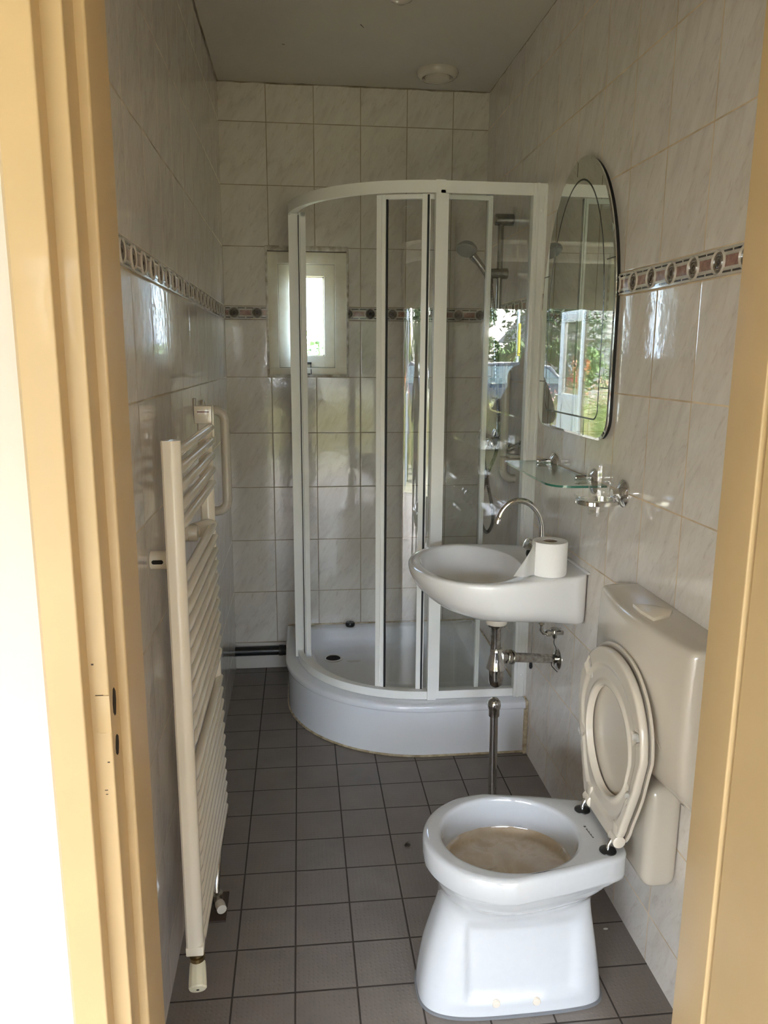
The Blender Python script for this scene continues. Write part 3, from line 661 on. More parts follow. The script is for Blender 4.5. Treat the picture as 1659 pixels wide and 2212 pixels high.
# trap, plug chain, stop valve under the basin
tb = thing('bottle_trap', 'chrome bottle trap and pipe under the wash basin', 'trap', (.923, YS, .45))
x0 = .921; yt = -1.300
bm = bm_new(); add_lathe(bm, (x0, yt, .6935), (0, 0, -1), [(0, .0325), (.004, .0345), (.030, .0340), (.038, .030), (.040, .022)], 32); obj('collar', bm, M['plastic'], tb, label='white plastic collar')
bm = bm_new(); add_lathe(bm, (x0, yt, .655), (0, 0, -1), [(-.004, .033), (.002, .0305), (.006, .019), (.012, .0165), (.098, .0165)], 28); obj('tail_pipe', bm, M['oldchrome'], tb)
bm = bm_new(); add_lathe(bm, (x0 + .003, yt, .578), (0, 0, -1), [(0, .018), (.003, .0205), (.012, .0215), (.016, .0205), (.066, .0315), (.068, .0305), (.069, .025)], 36); obj('trap_body', bm, M['chrome'], tb)
bm = bm_new(); add_lathe(bm, (x0 + .004, yt, .511), (0, 0, -1), [(0, .0250), (.036, .0245), (.052, .0215), (.060, .014), (.063, .003)], 32); obj('trap_cup', bm, M['oldchrome'], tb)
bm = bm_new(); A = Vector((x0 + .018, yt, .548)); B = Vector((W - .004, -1.215, .498)); D = (B - A)
add_tube(bm, [A, B], .0152, 24); obj('outlet_pipe', bm, M['oldchrome'], tb)
bm = bm_new(); add_lathe(bm, A + D * .09, D, [(0, .018), (.003, .0225), (.012, .0225), (.014, .0165)], 24); add_lathe(bm, A + D * .155, D, [(0, .0165), (.002, .0235), (.008, .0235), (.011, .018)], 24); obj('compression_nut', bm, M['oldchrome'], tb)
bm = bm_new(); add_lathe(bm, (W - .0006, -1.215, .498), (-1, 0, 0), [(0, .036), (.003, .0355), (.010, .026), (.013, .0165)], 36); obj('wall_flange', bm, M['oldchrome'], tb)
ch = thing('plug_chain', 'bead chain with dark weight hanging under the wash basin', 'chain', (1.095, -1.10, .42))
bm = bm_new(); z = .688
while z > .447:
    add_sphere(bm, (1.098, -1.11 + .0015 * math.sin(z * 60), z), .0019, 6, 4); z -= .0046
obj('chain', bm, M['oldchrome'], ch)
bm = bm_new(); add_lathe(bm, (1.098, -1.11, .449), (0, 0, -1), [(0, .002), (.003, .005), (.020, .0062), (.026, .004), (.027, .001)], 14); obj('weight', bm, M['black'], ch)
sv = thing('stop_valve', 'small chrome angle valve on the tiles below the basin', 'valve', (1.13, -1.26, .6))
bm = bm_new(); add_tube(bm, [(1.083, -1.25, .684), (1.083, -1.25, .612), (1.090, -1.25, .603), (1.100, -1.25, .602)], .006, 14); add_lathe(bm, (1.083, -1.25, .655), (0, 0, -1), [(0, .007), (.003, .0098), (.022, .0098), (.025, .006)], 6); obj('elbow', bm, M['oldchrome'], sv)
bm = bm_new(); add_lathe(bm, (1.098, -1.25, .602), (1, 0, 0), [(0, .0085), (.003, .0115), (.014, .0115), (.016, .008), (.0575, .008)], 8); obj('body', bm, M['oldchrome'], sv)
bm = bm_new(); add_lathe(bm, (1.128, -1.25, .602), (0, 0, 1), [(-.018, .005), (-.016, .007), (0, .009), (.010, .007), (.012, .016), (.015, .014), (.016, .002)], 12); add_box(bm, 1.112, 1.150, -1.254, -1.246, .6135, .6175, .001); obj('handle', bm, M['oldchrome'], sv)
wv = catmull([(1.128, -1.25, .585), (1.127, -1.25, .568), (1.136, -1.247, .548), (1.138, -1.24, .528), (1.130, -1.238, .505), (1.128, -1.235, .485), (1.140, -1.235, .470), (1.148, -1.238, .462)], 5)
bm = bm_new(); add_tube(bm, wv, .0014, 6); o = obj('earth_wire', bm, M['black'], sv, label='thin black wire')

fp = thing('floor_pipe', 'capped chrome pipe standing up from the floor behind the toilet', 'pipe', (.955, -1.20, 0))
bm = bm_new(); add_tube(bm, [(.955, -1.20, 0), (.9505, -1.20, .315)], .0140, 24); obj('pipe', bm, M['chrome'], fp)
bm = bm_new(); add_lathe(bm, (.9505, -1.20, .298), (-.014, 0, 1), [(0, .0170), (.001, .0182), (.022, .0188), (.026, .0195), (.030, .0215), (.040, .0228), (.052, .0205), (.062, .013), (.066, .002)], 32); obj('cap', bm, M['oldchrome'], fp)

# ------------------------------------------------------------ toilet
YT = -1.985
tl = thing('toilet', 'white floor-standing toilet with open bowl in the right foreground', 'toilet', (.80, YT, 0))
ctrl = [  # z, xf, xm, xb, hw, hwb, nf, nb
 (.004, .577, .78, 1.005, .100, .096, 3.2, 5.5), (.012, .576, .78, 1.006, .101, .097, 3.2, 5.5), (.05, .579, .78, 1.002, .099, .095, 3.1, 5.5), (.12, .590, .78, .993, .093, .090, 3.0, 5.0),
 (.18, .606, .78, .984, .087, .086, 2.9, 4.5), (.22, .618, .78, .978, .086, .084, 2.7, 4.2), (.25, .624, .78, .975, .093, .084, 2.5, 4.2), (.272, .624, .78, .977, .109, .088, 2.3, 4.4),
 (.290, .620, .78, .985, .129, .096, 2.15, 5), (.305, .613, .775, .995, .144, .104, 2.05, 5.5), (.322, .606, .77, 1.008, .1535, .108, 2.0, 6)]
ct = catmull(ctrl, 6)
def defo(p):
    """recessed field on the flank that faces the door, with soft sides"""
    x, y, z = p
    if y < YT:
        def ss(a, b, v): t = min(1, max(0, (v - a) / (b - a))); return t * t * (3 - 2 * t)
        m = ss(.668, .684, x) * (1 - ss(.905, .955, x)) * ss(.040, .060, z) * (1 - ss(.205, .245, z))
        y += .0095 * m
        y -= .004 * ss(.02, .04, z) * (1 - ss(.045, .062, z)) * ss(.62, .66, x) * (1 - ss(.93, .97, x)) * .5
    return (x, y, z)
R = [[defo((x, y, c[0])) for x, y in dshape(c[1], c[2], c[3], YT, c[4], c[5], c[6], c[7], 144)] for c in ct]
def tri(xf, hw, z, xb=1.030, hwb=.116): return ring3(dshape(xf, .765, xb, YT, hw, hwb, 2.0, 9, 144), z)
def hol(s, z, dx=0.0, e=0): 
    o = dshape(.628, .785, .942, YT, .138, .001 + .0, 2.0, 2.0, 144)
    out = []
    for k in range(144):
        a = 2 * PI * (k + .5) / 144; out.append((.785 + dx + .157 * s * math.cos(a) , YT + .140 * s * math.sin(a), z))
    return out
R += [tri(.601, .157, .331, 1.018, .110), tri(.596, .160, .338, 1.024, .112), tri(.5935, .162, .3405, 1.026, .113), tri(.588, .1675, .343, 1.030, .116), tri(.5855, .170, .349), tri(.5850, .1705, .372), tri(.5855, .170, .388), tri(.588, .1675, .396), tri(.593, .163, .4002, 1.027, .112), tri(.600, .157, .4012, 1.021, .107)]
R += [hol(1.06, .4012), hol(1.03, .4005), hol(1.008, .397), hol(.996, .390), hol(.993, .375), hol(.995, .350), hol(.985, .335), hol(.955, .322), hol(.90, .3145), hol(.78, .309), hol(.5, .303), hol(.25, .299, -.02), hol(.06, .297, -.03)]
bm = bm_new(); loft(bm, R, True, True, True)
m, nt, b = mat('toilet ceramic'); q = NB(nt)                  # lime scale browns the shallow shelf inside the bowl
tc = nt.nodes.new('ShaderNodeTexCoord'); sp = nt.nodes.new('ShaderNodeSeparateXYZ'); nt.links.new(tc.outputs['Object'], sp.inputs[0])
n = q.noise(tc.outputs['Object'], 16, 5, .6, .5); n3 = q.noise(tc.outputs['Object'], 60, 4)
dx = q.v('DIVIDE', q.v('ADD', sp.outputs[0], .015), .150); dy = q.v('DIVIDE', sp.outputs[1], .134)
rad = q.v('SQRT', q.v('ADD', q.v('MULTIPLY', dx, dx), q.v('MULTIPLY', dy, dy)))
zz = q.v('MULTIPLY', q.v('LESS_THAN', q.v('ADD', sp.outputs[2], q.v('MULTIPLY', n, .010)), .3325), q.v('GREATER_THAN', sp.outputs[2], .285))
ins = q.v('MULTIPLY', zz, q.v('LESS_THAN', rad, 1.03))
stc = q.ramp(n, [(.35, (.44, .36, .26)), (.55, (.50, .43, .33)), (.7, (.40, .32, .21))])
clean = q.ramp(n3, [(.3, (.525, .545, .56)), (.7, (.51, .53, .545))])
nt.links.new(q.mix(ins, clean, stc), b.inputs['Base Color']); b.inputs['Roughness'].default_value = .055; b.inputs['Coat Weight'].default_value = .6; b.inputs['Coat Roughness'].default_value = .03
obj('bowl', bm, m, tl, 70)
bm = bm_new()
P = dshape(.573, .78, 1.010, YT, .104, .100, 3.2, 5.5, 144); loft(bm, [ring3(P, .0002), ring3(P, .006), ring3(dshape(.580, .78, 1.002, YT, .097, .094, 3.2, 5.5, 144), .009)], True, True, True); obj('floor_seal', bm, M['grey_seal'], tl, label='grey sealant line round the toilet foot')
for x, z in ((.742, .0385), (.836, .0355)):
    bm = bm_new(); y = YT - .0955; add_lathe(bm, (x, y, z), (0, -1, .05), [(-.01, .0105), (.004, .0105), (.0065, .0085), (.007, .002)], 24); obj('bolt_cap', bm, M['plastic'], tl)
bm = bm_new()                                                # small print on the rim
for k in range(7):
    add_box(bm, .9655 + .0005 * k, .9688 + .0005 * k - (.0012 if k % 2 else 0), -2.002 - .0052 * k + .012, -2.0045 - .0052 * k + .012 - .0012, .4013, .4017)
add_box(bm, .9640, .9690, -1.984, -1.979, .4013, .4018); obj('rim_print', bm, M['ink'], tl)

# seat and lid, raised against the cistern
bumpm = simple('translucent bumper', (.56, .55, .51), .3)
HZ = .413
def so(hw0, hw, top, h0=0.0, hm=.245, N=120):
    """upright outline in (y, h)"""
    return [(y, (hm - (x))) for x, y in dshape(hm - top, 0.0, hm - h0, YT, hw, hw0, 2.0, 7.0, N)] if False else [(y, hm - x) for x, y in dshape(hm - top, 0.0 + 0.0, hm - h0, YT, hw, hw0, 2.1, 7.5, N)]
TILT = math.tan(math.radians(0.8))
def up3(o, dx, x0=.997): return [(x0 + h * TILT + dx, y, HZ + h) for y, h in o]
outer = so(.104, .180, .418); inner = [(y, h) for y, h in so(.05, .117, .343, .088, .225)]
inner = []
for k in range(120):
    a = 2 * PI * (k + .5) / 120; inner.append((YT + .117 * math.sin(a) * (1 - .10 * max(0, math.cos(a)) ** 2), .207 - .124 * math.cos(a)))
def mixo(t): return [(a[0] + (b[0] - a[0]) * t, a[1] + (b[1] - a[1]) * t) for a, b in zip(inner, outer)]
st = [(.0, .017), (.0, .004), (.02, .0008), (.06, .0), (.10, .0006), (.15, .0030)] + [(.18 + .04 * k, .0046) for k in range(7)] + [(.46 + .03 * k, .0046 - .0046 * min(1, k / 4)) for k in range(5)] + [(.62 + .04 * k, -.0005) for k in range(8)] + [(.94, .0), (.975, .0015), (1.0, .006), (1.0, .013), (.97, .0165), (.85, .018), (.5, .019), (.15, .0185), (.03, .0175), (.0, .017)]
outer = so(.104, .180, .418, N=240); inner = []
for k in range(240):
    a = 2 * PI * (k + .5) / 240; inner.append((YT + .117 * math.sin(a) * (1 - .10 * max(0, math.cos(a)) ** 2), .207 - .124 * math.cos(a)))
pockets = ((-1.862, .742, .62, 1.2, .020), (-1.808, .560, .45, 1.2, .013), (-2.128, .700, .30, .86, .014), (-2.122, .556, .20, .80, .014))
rings = []
for i, (t, d) in enumerate(st):
    row = []
    for (y, h), base in zip(mixo(t), up3(mixo(t), d)):
        dx = 0
        if i < len(st) - 8:
            for (py, pz, t0, t1, w_) in pockets:
                r_ = Vector((py - YT, pz - HZ - .207)).normalized(); v_ = Vector((y - YT, h - .207)); tang = abs(v_.x * r_.y - v_.y * r_.x)
                if v_.dot(r_) > 0 and t0 <= t <= t1: dx = max(dx, .0085 * max(0, min(1, (w_ - tang) / .006)))
        row.append((base[0] + dx, base[1], base[2]))
    rings.append(row)
bm = bm_new(); loft(bm, rings, True); seat = obj('seat', bm, M['plastic'], tl, 50)
for (y, z, ang, w, l) in ((-1.866, .736, 25, .008, .016), (-1.826, .560, 75, .008, .015), (-2.124, .698, -70, .009, .016), (-2.114, .556, -60, .009, .018)):
    bm = bm_new(); a = math.radians(ang); X = 1.0015 + (z - HZ) * TILT
    P = []
    for k in range(28):
        t = 2 * PI * k / 28; u = l * sgnp(math.cos(t), .7); v = w * sgnp(math.sin(t), .7); P.append((y + u * math.sin(a) + v * math.cos(a), z + u * math.cos(a) - v * math.sin(a)))
    loft(bm, [[(X + .012, yy, zzz) for yy, zzz in P], [(X - .0002, yy, zzz) for yy, zzz in P], [(X - .0016, y + (yy - y) * .8, z + (zzz - z) * .8) for yy, zzz in P], [(X + .0005, y + (yy - y) * .55, z + (zzz - z) * .55) for yy, zzz in P], [(X + .0015, y + (yy - y) * .3, z + (zzz - z) * .3) for yy, zzz in P]], True, False, True)
    obj('bumper', bm, bumpm, seat)
lo = so(.112, .187, .428); lc = [(YT, .21)] * 120
def mixl(t): return [(YT + (y - YT) * t, .215 + (h - .215) * t) for y, h in lo]
lid = obj('lid', (lambda b: (loft(b, [up3(mixl(t), d * .45, 1.0170) for t, d in ((.02, .006), (.40, .006), (.60, .0065), (.70, .0085), (.93, .008), (.965, .002), (.985, -.001), (1.0, .002), (1.0, .010), (.98, .015), (.9, .018), (.5, .021), (.02, .022))], True, True, True), b)[1])(bm_new()), M['plastic'], tl, 50)
for y in (YT + .070, YT - .088):
    hg = obj('hinge', (lambda b: (add_lathe(b, (.985, y, .4012), (0, 0, 1), [(0, .019), (.002, .0185), (.004, .012), (.0045, .004)], 28), b)[1])(bm_new()), M['black'], tl)
    bm = bm_new(); add_tube(bm, [(.985, y, .404), (.986, y, .418), (.992, y, .428), (.998, y, .430)], .0052, 12); obj('hinge_pin', bm, M['chrome'], hg)
    bm = bm_new(); add_lathe(bm, (1.003, y - .017, .430), (0, 1, 0), [(0, .011), (.002, .014), (.032, .014), (.034, .011)], 24); add_box(bm, .996, 1.012, y - .014, y + .014, .430, .470, .004); obj('hinge_ear', bm, M['plastic'], tl)

# cistern and flush bend cover
ci = thing('cistern', 'white bulging plastic cistern hung on the tiles behind the toilet', 'cistern', (W, -1.98, .5))
def co(xe, xm, y0, y1, z, rc=.012, N=48):
    yc = (y0 + y1) / 2; h = (y1 - y0) / 2; out = [(W - .0006, y0, z)]
    for k in range(N + 1):
        t = -1 + 2 * k / N; s = sgnp(t, .72); x = xm + (xe - xm) * abs(s) ** 1.7; e = max(0, abs(s) - .93) / .07; x += (1 - math.sqrt(max(0, 1 - e * e))) * .018
        out.append((x, yc + h * s, z))
    out.append((W - .0006, y1, z)); return out
Y0, Y1 = -2.218, -1.748
def face(z): return 1.040 + .010 * ((.80 - z) / .3) ** 2 if z > .56 else 1.047
prof = [(1.098, 1.085, .920, .02), (1.078, 1.052, .9190, .008), (1.071, 1.043, .9165, .003), (1.067, 1.039, .911, .0), (1.064, 1.034, .90, 0), (1.062, 1.031, .86, 0), (1.061, 1.029, .80, 0), (1.061, 1.029, .74, 0), (1.063, 1.032, .68, 0), (1.067, 1.037, .64, 0), (1.072, 1.044, .612, .002), (1.079, 1.055, .595, .005), (1.094, 1.075, .577, .009), (1.115, 1.10, .553, .014), (1.135, 1.125, .528, .02), (1.150, 1.146, .505, .03)]
bm = bm_new(); R = []
for (xe, xm, z, ins) in prof:
    r = co(xe, xm, Y0 + ins, Y1 - ins, z)
    # raised field bounded by a long curved edge on the front
    rr = []
    for x, y, zz in r:
        ye = -1.80 - .40 * math.sqrt(max(0, min(1, (.845 - zz) / .22))) if zz < .845 else 1
        rr.append((x, y, zz))
    R.append(rr)
bm_R = loft(bm, R, True, True, True); obj('body', bm, M['plastic'], ci, 50)
ed = catmull([(1.0500, -1.835, .868), (1.0395, -1.90, .858), (1.0320, -1.97, .832), (1.0325, -2.04, .788), (1.0385, -2.10, .735), (1.0485, -2.15, .68)], 8)
bm = bm_new(); add_tube(bm, ed, [.0006 + .0016 * math.sin(PI * k / (len(ed) - 1)) for k in range(len(ed))], 10); obj('curved_edge', bm, M['plastic'], ci)
bm = bm_new(); add_prism(bm, [(1.066, -1.935), (1.062, -1.985), (1.068, -2.035), (1.112, -2.018), (1.136, -1.985), (1.112, -1.950)], 2, .918, .927, bev=.0015); obj('flush_button', bm, M['cream'], ci)
bm = bm_new(); add_box(bm, 1.075, W - .0006, -2.075, -1.872, .292, .545, .026, 5); o = obj('flush_bend_cover', bm, M['plastic'], ci)

# ------------------------------------------------------------ mirror, shelf, tumbler holder
YM = -1.235
def arch(hw, z0, zs, zt, rc, n=40):
    P = []
    for k in range(9): a = PI + PI / 2 * k / 8; P.append((YM - hw + rc + rc * math.cos(a), z0 + rc + rc * math.sin(a)))
    for k in range(9): a = 1.5 * PI + PI / 2 * k / 8; P.append((YM + hw - rc + rc * math.cos(a), z0 + rc + rc * math.sin(a)))
    for k in range(n + 1): a = PI * k / n; P.append((YM + hw * math.cos(a), zs + (zt - zs) * math.sin(a)))
    return P
mr = thing('mirror', 'tall arched mirror with engraved inner line on the right wall', 'mirror', (W, YM, 1.25))
bm = bm_new(); add_prism(bm, arch(.302, 1.251, 1.60, 2.034, .068), 0, 1.1445, 1.1552); obj('backing', bm, M['mirror_back'], mr)
o_ = arch(.3065, 1.2475, 1.60, 2.0385, .070); i_ = arch(.2995, 1.2545, 1.60, 2.0315, .065)
bm = bm_new(); loft(bm, [[(1.1448, y, z) for y, z in o_], [(1.1412, y, z) for y, z in o_], [(1.1398, y, z) for y, z in i_]], True, True, True); obj('mirror_glass', bm, M['mirror'], mr, 3)
a_ = arch(.2355, 1.3005, 1.59, 1.9785, .033); b_ = arch(.2305, 1.3055, 1.59, 1.9735, .029)
bm = bm_new(); loft(bm, [[(1.1399, y, z) for y, z in a_], [(1.1394, y, z) for y, z in a_], [(1.1394, y, z) for y, z in b_], [(1.1399, y, z) for y, z in b_]], True); eng = obj('engraved_line', bm, M['mirror_line'], mr)
for y0, z0, y1, z1 in ((-1.068, 1.297, -1.068, 1.253), (-1.369, 1.297, -1.369, 1.253), (-.9345, 1.395, -.986, 1.395), (-1.482, 1.393, -1.533, 1.393), (-1.475, 1.730, -1.524, 1.730), (-.9405, 1.733, -.985, 1.733), (-1.209, 2.028, -1.209, 1.992)):
    obj('engraved_dash', box(1.1394, 1.1399, min(y0, y1) - .0014, max(y0, y1) + .0014, min(z0, z1) - .0014, max(z0, z1) + .0014), M['mirror_line'], mr)

sf = thing('glass_shelf', 'clear glass shelf with green edge on two chrome brackets', 'shelf', (W, -1.27, 1.13))
pl_ = [(W - .008, -1.02), (1.012, -1.02), (1.000, -1.035)] + [(.995, -1.40)] + [(.995 + .065 * (1 - math.cos(a)), -1.485 - .065 * math.sin(a)) for a in [PI / 2 * k / 10 for k in range(11)]] + [(W - .008, -1.55)]
bm = bm_new(); add_prism(bm, pl_, 2, 1.127, 1.133)
for f in bm.faces:
    if abs(f.normal.z) < .5: f.material_index = 1
bmesh.ops.recalc_face_normals(bm, faces=bm.faces[:])
for f in bm.faces: f.material_index = 0 if abs(f.normal.z) > .5 else 1
obj('glass_plate', bm, [M['shelfglass'], M['shelfedge']], sf, 20)
for y in (-1.085, -1.445):
    bm = bm_new(); add_lathe(bm, (W - .0005, y, 1.128), (-1, 0, 0), [(0, .037), (.004, .037), (.007, .0345), (.014, .022), (.017, .012)], 40); br = obj('bracket', bm, M['chrome'], sf)
    bm = bm_new(); add_lathe(bm, (W - .012, y, 1.139), (-1, 0, 0), [(0, .0068), (.046, .0068), (.049, .0055), (.050, .001)], 16); add_lathe(bm, (W - .012, y, 1.1215), (-1, 0, 0), [(0, .006), (.036, .006), (.038, .001)], 16); obj('pin', bm, M['chrome'], br)
th = thing('tumbler_holder', 'chrome and glass tumbler holder on the right wall', 'holder', (W, -1.645, 1.13))
bm = bm_new(); add_lathe(bm, (W - .0005, -1.645, 1.128), (-1, 0, 0), [(0, .036), (.004, .036), (.007, .033), (.014, .022), (.018, .013), (.034, .011)], 40); obj('wall_flange', bm, M['chrome'], th)
cx, cy = 1.083, -1.655
def octo(r, z): return [(cx - .004 + r * 1.05 * sgnp(math.cos(2 * PI * (k + .5) / 48), .8), cy + r * .95 * sgnp(math.sin(2 * PI * (k + .5) / 48), .8), z) for k in range(48)]
bm = bm_new(); loft(bm, [octo(.046, 1.103), octo(.0505, 1.105), octo(.0505, 1.114), octo(.046, 1.116)], True); loft(bm, [octo(.046, 1.103), octo(.046, 1.116)], True); add_box(bm, 1.125, W - .01, cy - .006 + .01, cy + .006 + .01, 1.106, 1.122, .003); obj('ring', bm, M['chrome'], th)
bm = bm_new(); loft(bm, [octo(.0285, 1.112), octo(.030, 1.116), octo(.046, 1.119), octo(.0535, 1.128), octo(.0545, 1.128), octo(.0545, 1.1235), octo(.048, 1.115), octo(.030, 1.111), octo(.0285, 1.112)], True); obj('glass_tray', bm, M['tumbler'], th)
tm = thing('tumbler', 'clear drinking glass standing in the wall holder', 'glass', (cx, cy, 1.075))
pr_ = [(1.082, .001), (1.079, .019), (1.076, .0225), (1.0745, .0215), (1.0745, .024), (1.082, .0248), (1.112, .0262), (1.140, .0268), (1.150, .0275), (1.158, .0315), (1.170, .0335), (1.185, .0328), (1.203, .0318), (1.2045, .0310), (1.203, .0302), (1.185, .0312), (1.170, .0318), (1.159, .0298), (1.150, .0256), (1.112, .0243), (1.084, .022), (1.082, .001)]
bm = bm_new(); add_lathe(bm, (cx, cy, 0), (0, 0, 1), pr_, 48, caps=False); obj('glass_cup', bm, M['tumbler'], tm, 60)

# ------------------------------------------------------------ towel radiator on the left wall
rd = thing('towel_radiator', 'tall cream towel radiator on the left wall', 'radiator', (.08, -1.755, .18))
YN, YF = -2.020, -1.478
def post(y):
    bm = bm_new(); P = []
    for k in range(25): a = -PI / 2 + PI * k / 24; P.append((.072 + .020 * math.cos(a), y + .0185 * math.sin(a)))
    P += [(.060, y + .0185), (.056, y + .0145), (.056, y - .0145), (.060, y - .0185)]
    add_prism(bm, P, 2, .182, 1.312, bev=.0015); return obj('post', bm, M['cream'], rd)
pn = post(YN); pf = post(YF)
bars = [1.288 - .0370 * k for k in range(5)] + [1.030 - .0362 * k for k in range(11)] + [.590 - .0362 * k for k in range(12)]
for z in bars:
    bm = bm_new(); pts = [(.0795, YN, z), (.0830, YN + .03, z), (.0865, YF - .02, z), (.0865, YF + .004, z)]
    add_tube(bm, pts, .0108, 16); obj('bar', bm, M['cream'], rd)
bm = bm_new(); add_box(bm, .050, .094, YF - .022, YF + .018, 1.300, 1.345, .0015); add_box(bm, .090, .096, YF + .012, YF + .018, 1.262, 1.345, .001); cp = obj('end_cap', bm, M['cream'], rd)
bm = bm_new(); add_box(bm, .058, .088, YF - .0226, YF - .0216, 1.329, 1.3315); obj('cap_line', bm, M['red'], cp)
for (y, z) in ((-1.905, 1.045), (-1.585, 1.030)):
    bm = bm_new(); add_lathe(bm, (.0006, y, z), (1, 0, 0), [(0, .0195), (.001, .0205), (.034, .0205), (.035, .0195), (.036, .0205), (.056, .0205), (.058, .019)], 30); bk = obj('wall_bracket', bm, M['cream'], rd)
    bm = bm_new(); P = [(.018 + .0075 * (1 if math.cos(t) > 0 else -1) + .0045 * math.cos(t), z + .0045 * math.sin(t)) for t in [2 * PI * (k + .5) / 20 for k in range(20)]]
    add_prism(bm, P, 1, y - .0212, y - .0195); obj('screw_slot', bm, M['hole'], bk)
bm = bm_new(); add_lathe(bm, (.045, -1.56, 1.030), (.6, 1, 0), [(0, .020), (.055, .021), (.075, .016)], 24); obj('bar_clip', bm, M['cream'], rd)
bm = bm_new(); add_box(bm, .0545, .0932, YN - .0190, YN + .0185, .181, .203, .003); obj('post_foot', bm, M['cream'], rd)
bm = bm_new(); add_lathe(bm, (.076, YN, .182), (0, 0, -1), [(0, .013), (.012, .013), (.013, .017), (.022, .017), (.023, .011), (.034, .011)], 16); nv = obj('valve_body', bm, M['brass'], rd)
bm = bm_new(); kd = Vector((.10, -1.0, -.55)); n = 40
o = Vector((.076, YN + .006, .150)); kd.normalize(); kx, ky = frame_of(kd)
R = []
for t, r, ri in ((0, .012, 0), (.004, .0165, 0), (.012, .018, .0006), (.045, .0195, .0010), (.056, .0195, .0006), (.059, .017, 0), (.060, .004, 0), (.058, .003, 0)):
    R.append([o + kd * t + (kx * math.cos(2 * PI * k / n) + ky * math.sin(2 * PI * k / n)) * (r - (ri * 1.4 if k % 4 < 2 else 0)) for k in range(n)])
loft(bm, R, True, True, True); kb = obj('valve_knob', bm, M['knob'], rd, 30)
bm = bm_new(); add_lathe(bm, o + kd * .0585, kd, [(0, .0032), (.002, .0030)], 12); obj('knob_hole', bm, M['hole'], kb)
bm = bm_new(); add_lathe(bm, (.078, YF, .182), (0, 0, -1), [(0, .013), (.010, .013), (.011, .017), (.026, .017), (.028, .010), (.045, .010)], 16); add_tube(bm, [(.078, YF, .145), (.078, YF - .01, .125), (.074, YF - .04, .10), (.066, -1.60, .07), (.062, -1.64, .05), (.062, -1.645, .0)], .0085, 12); obj('valve_body', bm, M['oldchrome'], rd)
bm = bm_new(); add_tube(bm, [(.080, YF - .03, .168), (.082, -1.56, .16), (.080, -1.62, .12), (.078, -1.66, .075), (.078, -1.665, .0)], .0085, 12); add_lathe(bm, (.078, -1.665, .055), (0, 0, -1), [(0, .012), (.002, .017), (.02, .017), (.022, .012)], 12); obj('supply_pipe', bm, M['oldchrome'], rd)
bm = bm_new(); add_lathe(bm, (.085, -1.675, .030), (.35, -1, 0), [(0, .012), (.01, .014), (.03, .013), (.032, .004)], 16); obj('valve_cap', bm, M['plastic'], rd)
pb = obj('pipe_plate', box(.020, .105, -1.715, -1.600, .0003, .006, .001), M['wood_dark']); tag(pb, 'small dark board on the floor under the radiator pipes', 'board')

gl = thing('grab_rail', 'white tubular grab rail on the left wall behind the radiator', 'grab rail', (0, -.93, 1.1))
grab(gl, .0, .074, -.93, .957, 1.297, .0152, -1)
for z in (1.297, .957):
    bm = bm_new(); add_lathe(bm, (.0005, -.93, z), (1, 0, 0), [(0, .034), (.006, .034), (.009, .030), (.010, .016)], 32); obj('wall_flange', bm, M['plastic'], gl)
bm = bm_new(); add_box(bm, .0865, .0895, -.9345, -.9255, 1.222, 1.227); add_box(bm, .088, .090, -.933, -.927, 1.214, 1.236); obj('joint_clip', bm, M['black'], gl)
hk = obj('towel_hook', box(.0005, .006, -1.135, -1.095, 1.29, 1.345, .0025), M['plastic']); tag(hk, 'small pale wall plate above the radiator', 'wall plate')

# bits on the floor
bm = bm_new(); add_sphere(bm, (.629, -1.442, .004), .007, 9, 6, 1.5, .8, .6)
for v in bm.verts: v.co += Vector([random.uniform(-.0018, .0018) for _ in range(3)])
tag(obj('dirt_crumb', bm, M['dirt']), 'dark crumb of dirt on a floor tile left of the toilet', 'dirt')
bm = bm_new(); add_sphere(bm, (1.099, -1.842, .0022), .0045, 8, 5, 1.5, .7, .5); tag(obj('plaster_chip', bm, M['chip']), 'small white chip on the floor by the right wall', 'chip')

# ------------------------------------------------------------ entrance side behind the camera, seen in the mirror and panes
rb = thing('roller_blind', 'grey fabric blind across the top of the garden opening', 'blind', (0, -6.14, 2.42))
bm = bm_new(); P = []
fabric = simple('blind fabric', (.42, .40, .33), .9, noise=.1, nscale=8, bump=.1, bscale=30)
rings = []
for i in range(60):
    x = -2.95 + 4.6 * i / 59; rings.append([(x, -6.15 + .012 * math.sin(i * 1.1), 1.965 + .008 * math.sin(i * .5)), (x, -6.15 + .008 * math.sin(i * 1.1 + 1), 2.2), (x, -6.15, 2.425)])
loft(bm, rings, False); bmesh.ops.solidify(bm, geom=bm.faces[:], thickness=.002)
for z in (2.06, 2.13, 2.22):
    for k in range(60): add_box(bm, -2.9 + k * .075, -2.865 + k * .075, -6.139, -6.136, z, z + .004, mi=1)
obj('fabric', bm, [fabric, M['band_cream']], rb)
bm = bm_new(); add_box(bm, -3.0, 1.7, -6.19, -6.10, 2.425, 2.455, .006); obj('head_rail', bm, M['alu'], rb)
gd = thing('garden_door', 'white garden door with glass upper half standing open outside', 'door', (-1.10, -6.35, 0))
bm = bm_new(); X0, X1 = -1.12, -1.08
add_box(bm, X0, X1, -6.46, -6.34, .01, 1.99, .004); add_box(bm, X0, X1, -7.12, -7.0, .01, 1.99, .004)
add_box(bm, X0, X1, -7.0, -6.46, 1.87, 1.99, .003); add_box(bm, X0, X1, -7.0, -6.46, .95, 1.07, .003); add_box(bm, X0, X1, -7.0, -6.46, .01, .16, .003)
obj('door_frame', bm, M['alu'], gd)
bm = bm_new(); add_box(bm, -1.107, -1.093, -7.0, -6.46, .16, .95); 
for k in range(1, 8): add_box(bm, -1.110, -1.090, -7.0, -6.46, .16 + k * .1, .163 + k * .1)
obj('lower_panel', bm, M['alu'], gd)
